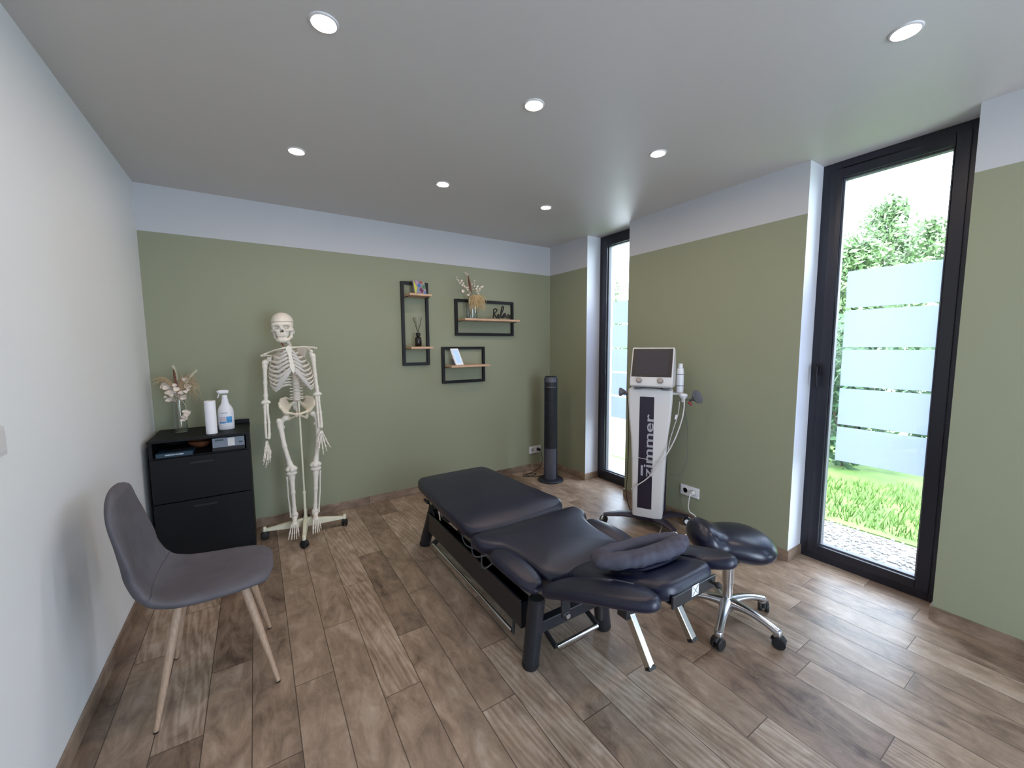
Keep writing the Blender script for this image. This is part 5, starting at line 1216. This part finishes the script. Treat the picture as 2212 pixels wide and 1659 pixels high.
# stand
hub = np.array([.868, -.305, .10])
m = MB(); m.tube([S(643.5, 858, -.31), S(646, 880, -.32), S(651, 960, -.315), S(656.5, 1052, -.31), hub+np.array([0, 0, .02])], .0066, 14); m.build('pole', 'stand', sk)
m = MB(); m.tube([S(657, 1060, -.31)+np.array([0, 0, 0]), hub+np.array([0, 0, .0])], .0095, 14); m.tube([S(657, 1062, -.31), S(657, 1064.5, -.31)], .013, 14); m.build('lower_pole', 'stand', sk)
m = MB(); m.lathe([(0, .052), (.026, .052), (.030, .060), (.030, .095), (.022, .108), (.013, .112), (.013, .13), (0, .13)], 24, Matrix.Translation((hub[0], hub[1], 0))); m.build('stand_hub', 'stand', sk)
for k, (ex, ey) in enumerate([(.833, -.568), (1.139, -.348), (.892, -.062), (.601, -.262)]):
    a = math.atan2(ey-hub[1], ex-hub[0]); e = np.array([ex, ey, 0])
    d = np.array([math.cos(a), math.sin(a), 0]); s0 = np.array([hub[0], hub[1], 0])+d*.015
    m = MB(); v = []; sd_ = np.array([-d[1], d[0], 0])
    for p, zt, zb, w_ in ((s0, .115, .050, .018), (e, .078, .060, .012)):
        v += [p-sd_*w_+np.array([0, 0, zb]), p+sd_*w_+np.array([0, 0, zb]), p+sd_*w_*.8+np.array([0, 0, zt]), p-sd_*w_*.8+np.array([0, 0, zt])]
    m.add(v, [(0, 1, 2, 3), (4, 5, 6, 7), (0, 1, 5, 4), (1, 2, 6, 5), (2, 3, 7, 6), (3, 0, 4, 7)]); m.lathe([(0, .056), (.012, .056), (.012, .088), (.008, .094), (0, .095)], 16, Matrix.Translation((e[0], e[1], 0))); am = m.build('stand_leg', 'stand', sk, bevel=.003)
    hd = MB(); wh = MB(); caster(hd, wh, (e[0], e[1], .027), .027, a+(.9 if k == 0 else .3+k), .036); hd.build('caster', 'rubber', am); wh.build('caster_wheels', 'rubber', am)

# ------------------------------------------------------------------ outside
GZ = -.12
struct(MB().box((XO, -9, GZ-.1), (4.72, 9, GZ)).build('trim_1', 'gravel', smooth=False), 'pale gravel strip along the outer wall')
struct(MB().box((4.72, -12, GZ-.1), (40, 40, GZ+.01)).build('trim_2', 'grass', smooth=False), 'lawn outside the windows')
struct(MB().box((4.72, .4, GZ-.05), (9.5, 9, GZ+.02)).build('trim_3', 'render', smooth=False), 'pale paving outside the narrow window')
rs2 = random.Random(11)
def blade(m, x, y, z, h, wd):
    a = rs2.uniform(0, PI); lx, ly = rs2.uniform(-.5, .5)*h, rs2.uniform(-.5, .5)*h; c, s = math.cos(a)*wd, math.sin(a)*wd
    m.add([(x-c, y-s, z), (x+c, y+s, z), (x+lx*.5+c*.6, y+ly*.5+s*.6, z+h*.6), (x+lx, y+ly, z+h)], [(0, 1, 2), (0, 2, 3)])
m = MB()
for i in range(9000):
    x = 4.81+rs2.random()**1.2*2.6; y = -3.4+(x-4.6)*.45+rs2.uniform(-.3, 3.2)
    if any((x-bx)**2+(y-by)**2 < .72**2 for bx, by in ((6.75, -3.05), (6.75, -1.75), (6.75, -.45), (8.5, -2.3), (8.5, -1.0), (8.5, .3))): continue
    blade(m, x, y, GZ+.0, rs2.uniform(.03, .10), .006)
g = m.build('lawn_grass', 'grass', smooth=False); tag(g, 'bright green grass blades on the lawn outside the windows', 'grass', kind='stuff')
m = MB()
for i in range(1800):
    x = XO+.02+rs2.random()*.84; y = rs2.uniform(-3.6, -1.8); r = rs2.uniform(.006, .016); m.sph((x, y, GZ+r*.3), (r, r*rs2.uniform(.6, 1), r*.7), 3)
g = m.build('gravel_stones', mat('gravel_stones', '8d8884', .9, noise=.3, nscale=8), smooth=False); tag(g, 'pale gravel stones outside the tall window', 'gravel', kind='stuff')
def leaves(m, c, r, n, sz):
    for i in range(n):
        q = np.array([rs2.gauss(0, 1) for _ in range(3)]); q /= np.linalg.norm(q); q *= rs2.random()**.45
        p = np.array(c)+q*np.array(r); a = Vector((rs2.gauss(0, 1), rs2.gauss(0, 1), rs2.gauss(0, 1))).normalized(); b = a.orthogonal().normalized(); s = sz*rs2.uniform(.6, 1.3); pv = Vector(tuple(p))
        m.add([pv-a*s, pv+b*s*.45, pv+a*s, pv-b*s*.45], [(0, 1, 2, 3)])
def tree(x, y, h, crown, label, grp, mt='leaf', n=5200, sz=.085):
    t = thing('garden_tree', (x, y, GZ), label, 'tree', grp)
    m = MB(); m.tube([(x, y, GZ), (x+.05, y, h*.5), (x, y+.05, h*.95)], [.09, .06, .015], 8)
    for k in range(12):
        a = k*2.4; z = h*(.25+.055*k); m.tube([(x, y, z), (x+math.cos(a)*crown[0]*.7, y+math.sin(a)*crown[1]*.7, z+.35)], [.025, .008], 5)
    m.build('trunk', 'bark', t)
    m = MB()
    for k in range(26):
        f = k/25.; a = k*2.4; rr = (1-f)**.6*.8; c = (x+math.cos(a)*crown[0]*rr, y+math.sin(a)*crown[1]*rr, h*(.22+.74*f)); leaves(m, c, (.42, .42, .32), n//26, sz)
    m.build('crown', mt, t, smooth=False)
    return t
tree(14.2, .05, 5.05, (1.1, .95), 'tallest light green tree in the middle of the tall window', 'trees beyond the lawn')
tree(17.85, .08, 5.1, (1.3, 1.1), 'lower tree at the right side of the tall window', 'trees beyond the lawn')
tree(10.9, -.35, 3.55, (.5, .42), 'lower yellow-green tree at the left side of the tall window', 'trees beyond the lawn')
tree(13.8, 9.3, 4.9, (1.2, 1.3), 'bushy tree seen through the narrow window', 'trees beyond the lawn')
def bush(x, y, r, h, label, n=1500):
    t = thing('hedge_bush', (x, y, GZ), label, 'bush', 'hedge bushes behind the lawn')
    m = MB(); m.tube([(x, y, GZ), (x, y, h*.7)], [.04, .02], 7); 
    for k in range(5): m.tube([(x, y, .1), (x+math.cos(k*1.26)*r*.6, y+math.sin(k*1.26)*r*.6, h*.6)], [.02, .008], 5)
    m.build('stems', 'bark', t); m = MB(); leaves(m, (x, y, GZ+h*.5), (r, r, h*.55), n, .055); m.build('foliage', 'leaf2', t, smooth=False)
BL = [(6.75, -3.05, 'dark green hedge bush behind the lawn, rightmost in the tall window'), (6.75, -1.75, 'dark green hedge bush nearest the lawn, at the centre of the tall window'), (6.75, -.45, 'dark green hedge bush nearest the lawn, leftmost in the tall window'),
      (8.5, -2.3, 'dark green bush in the second hedge row, its rightmost'), (8.5, -1.0, 'dark green bush in the second hedge row, its middle one'), (8.5, .3, 'dark green bush in the second hedge row, its leftmost'), (11.0, 8.6, 'dark bush below the tree of the narrow window'), (11.4, 7.0, 'dark bush beside the pickets of the narrow window')]
for i, (x, y, lb) in enumerate(BL): bush(x, y, .56, 1.75+.12*(i % 3), lb, 2200)
# picket fence seen low through the narrow window
for i, u in enumerate((1331, 1338, 1345, 1352)):
    a = P(u, 960, 0, 7.0); o = MB().box((a[0]-.02, a[1]-.04, GZ), (a[0]+.02, a[1]+.04, .82), 0).build('fence_picket', 'fence', smooth=False, bevel=.004)
    tag(o, 'weathered wooden picket outside the narrow window, %s from the left' % ['first', 'second', 'third', 'fourth'][i], 'fence picket', 'pickets outside the narrow window')
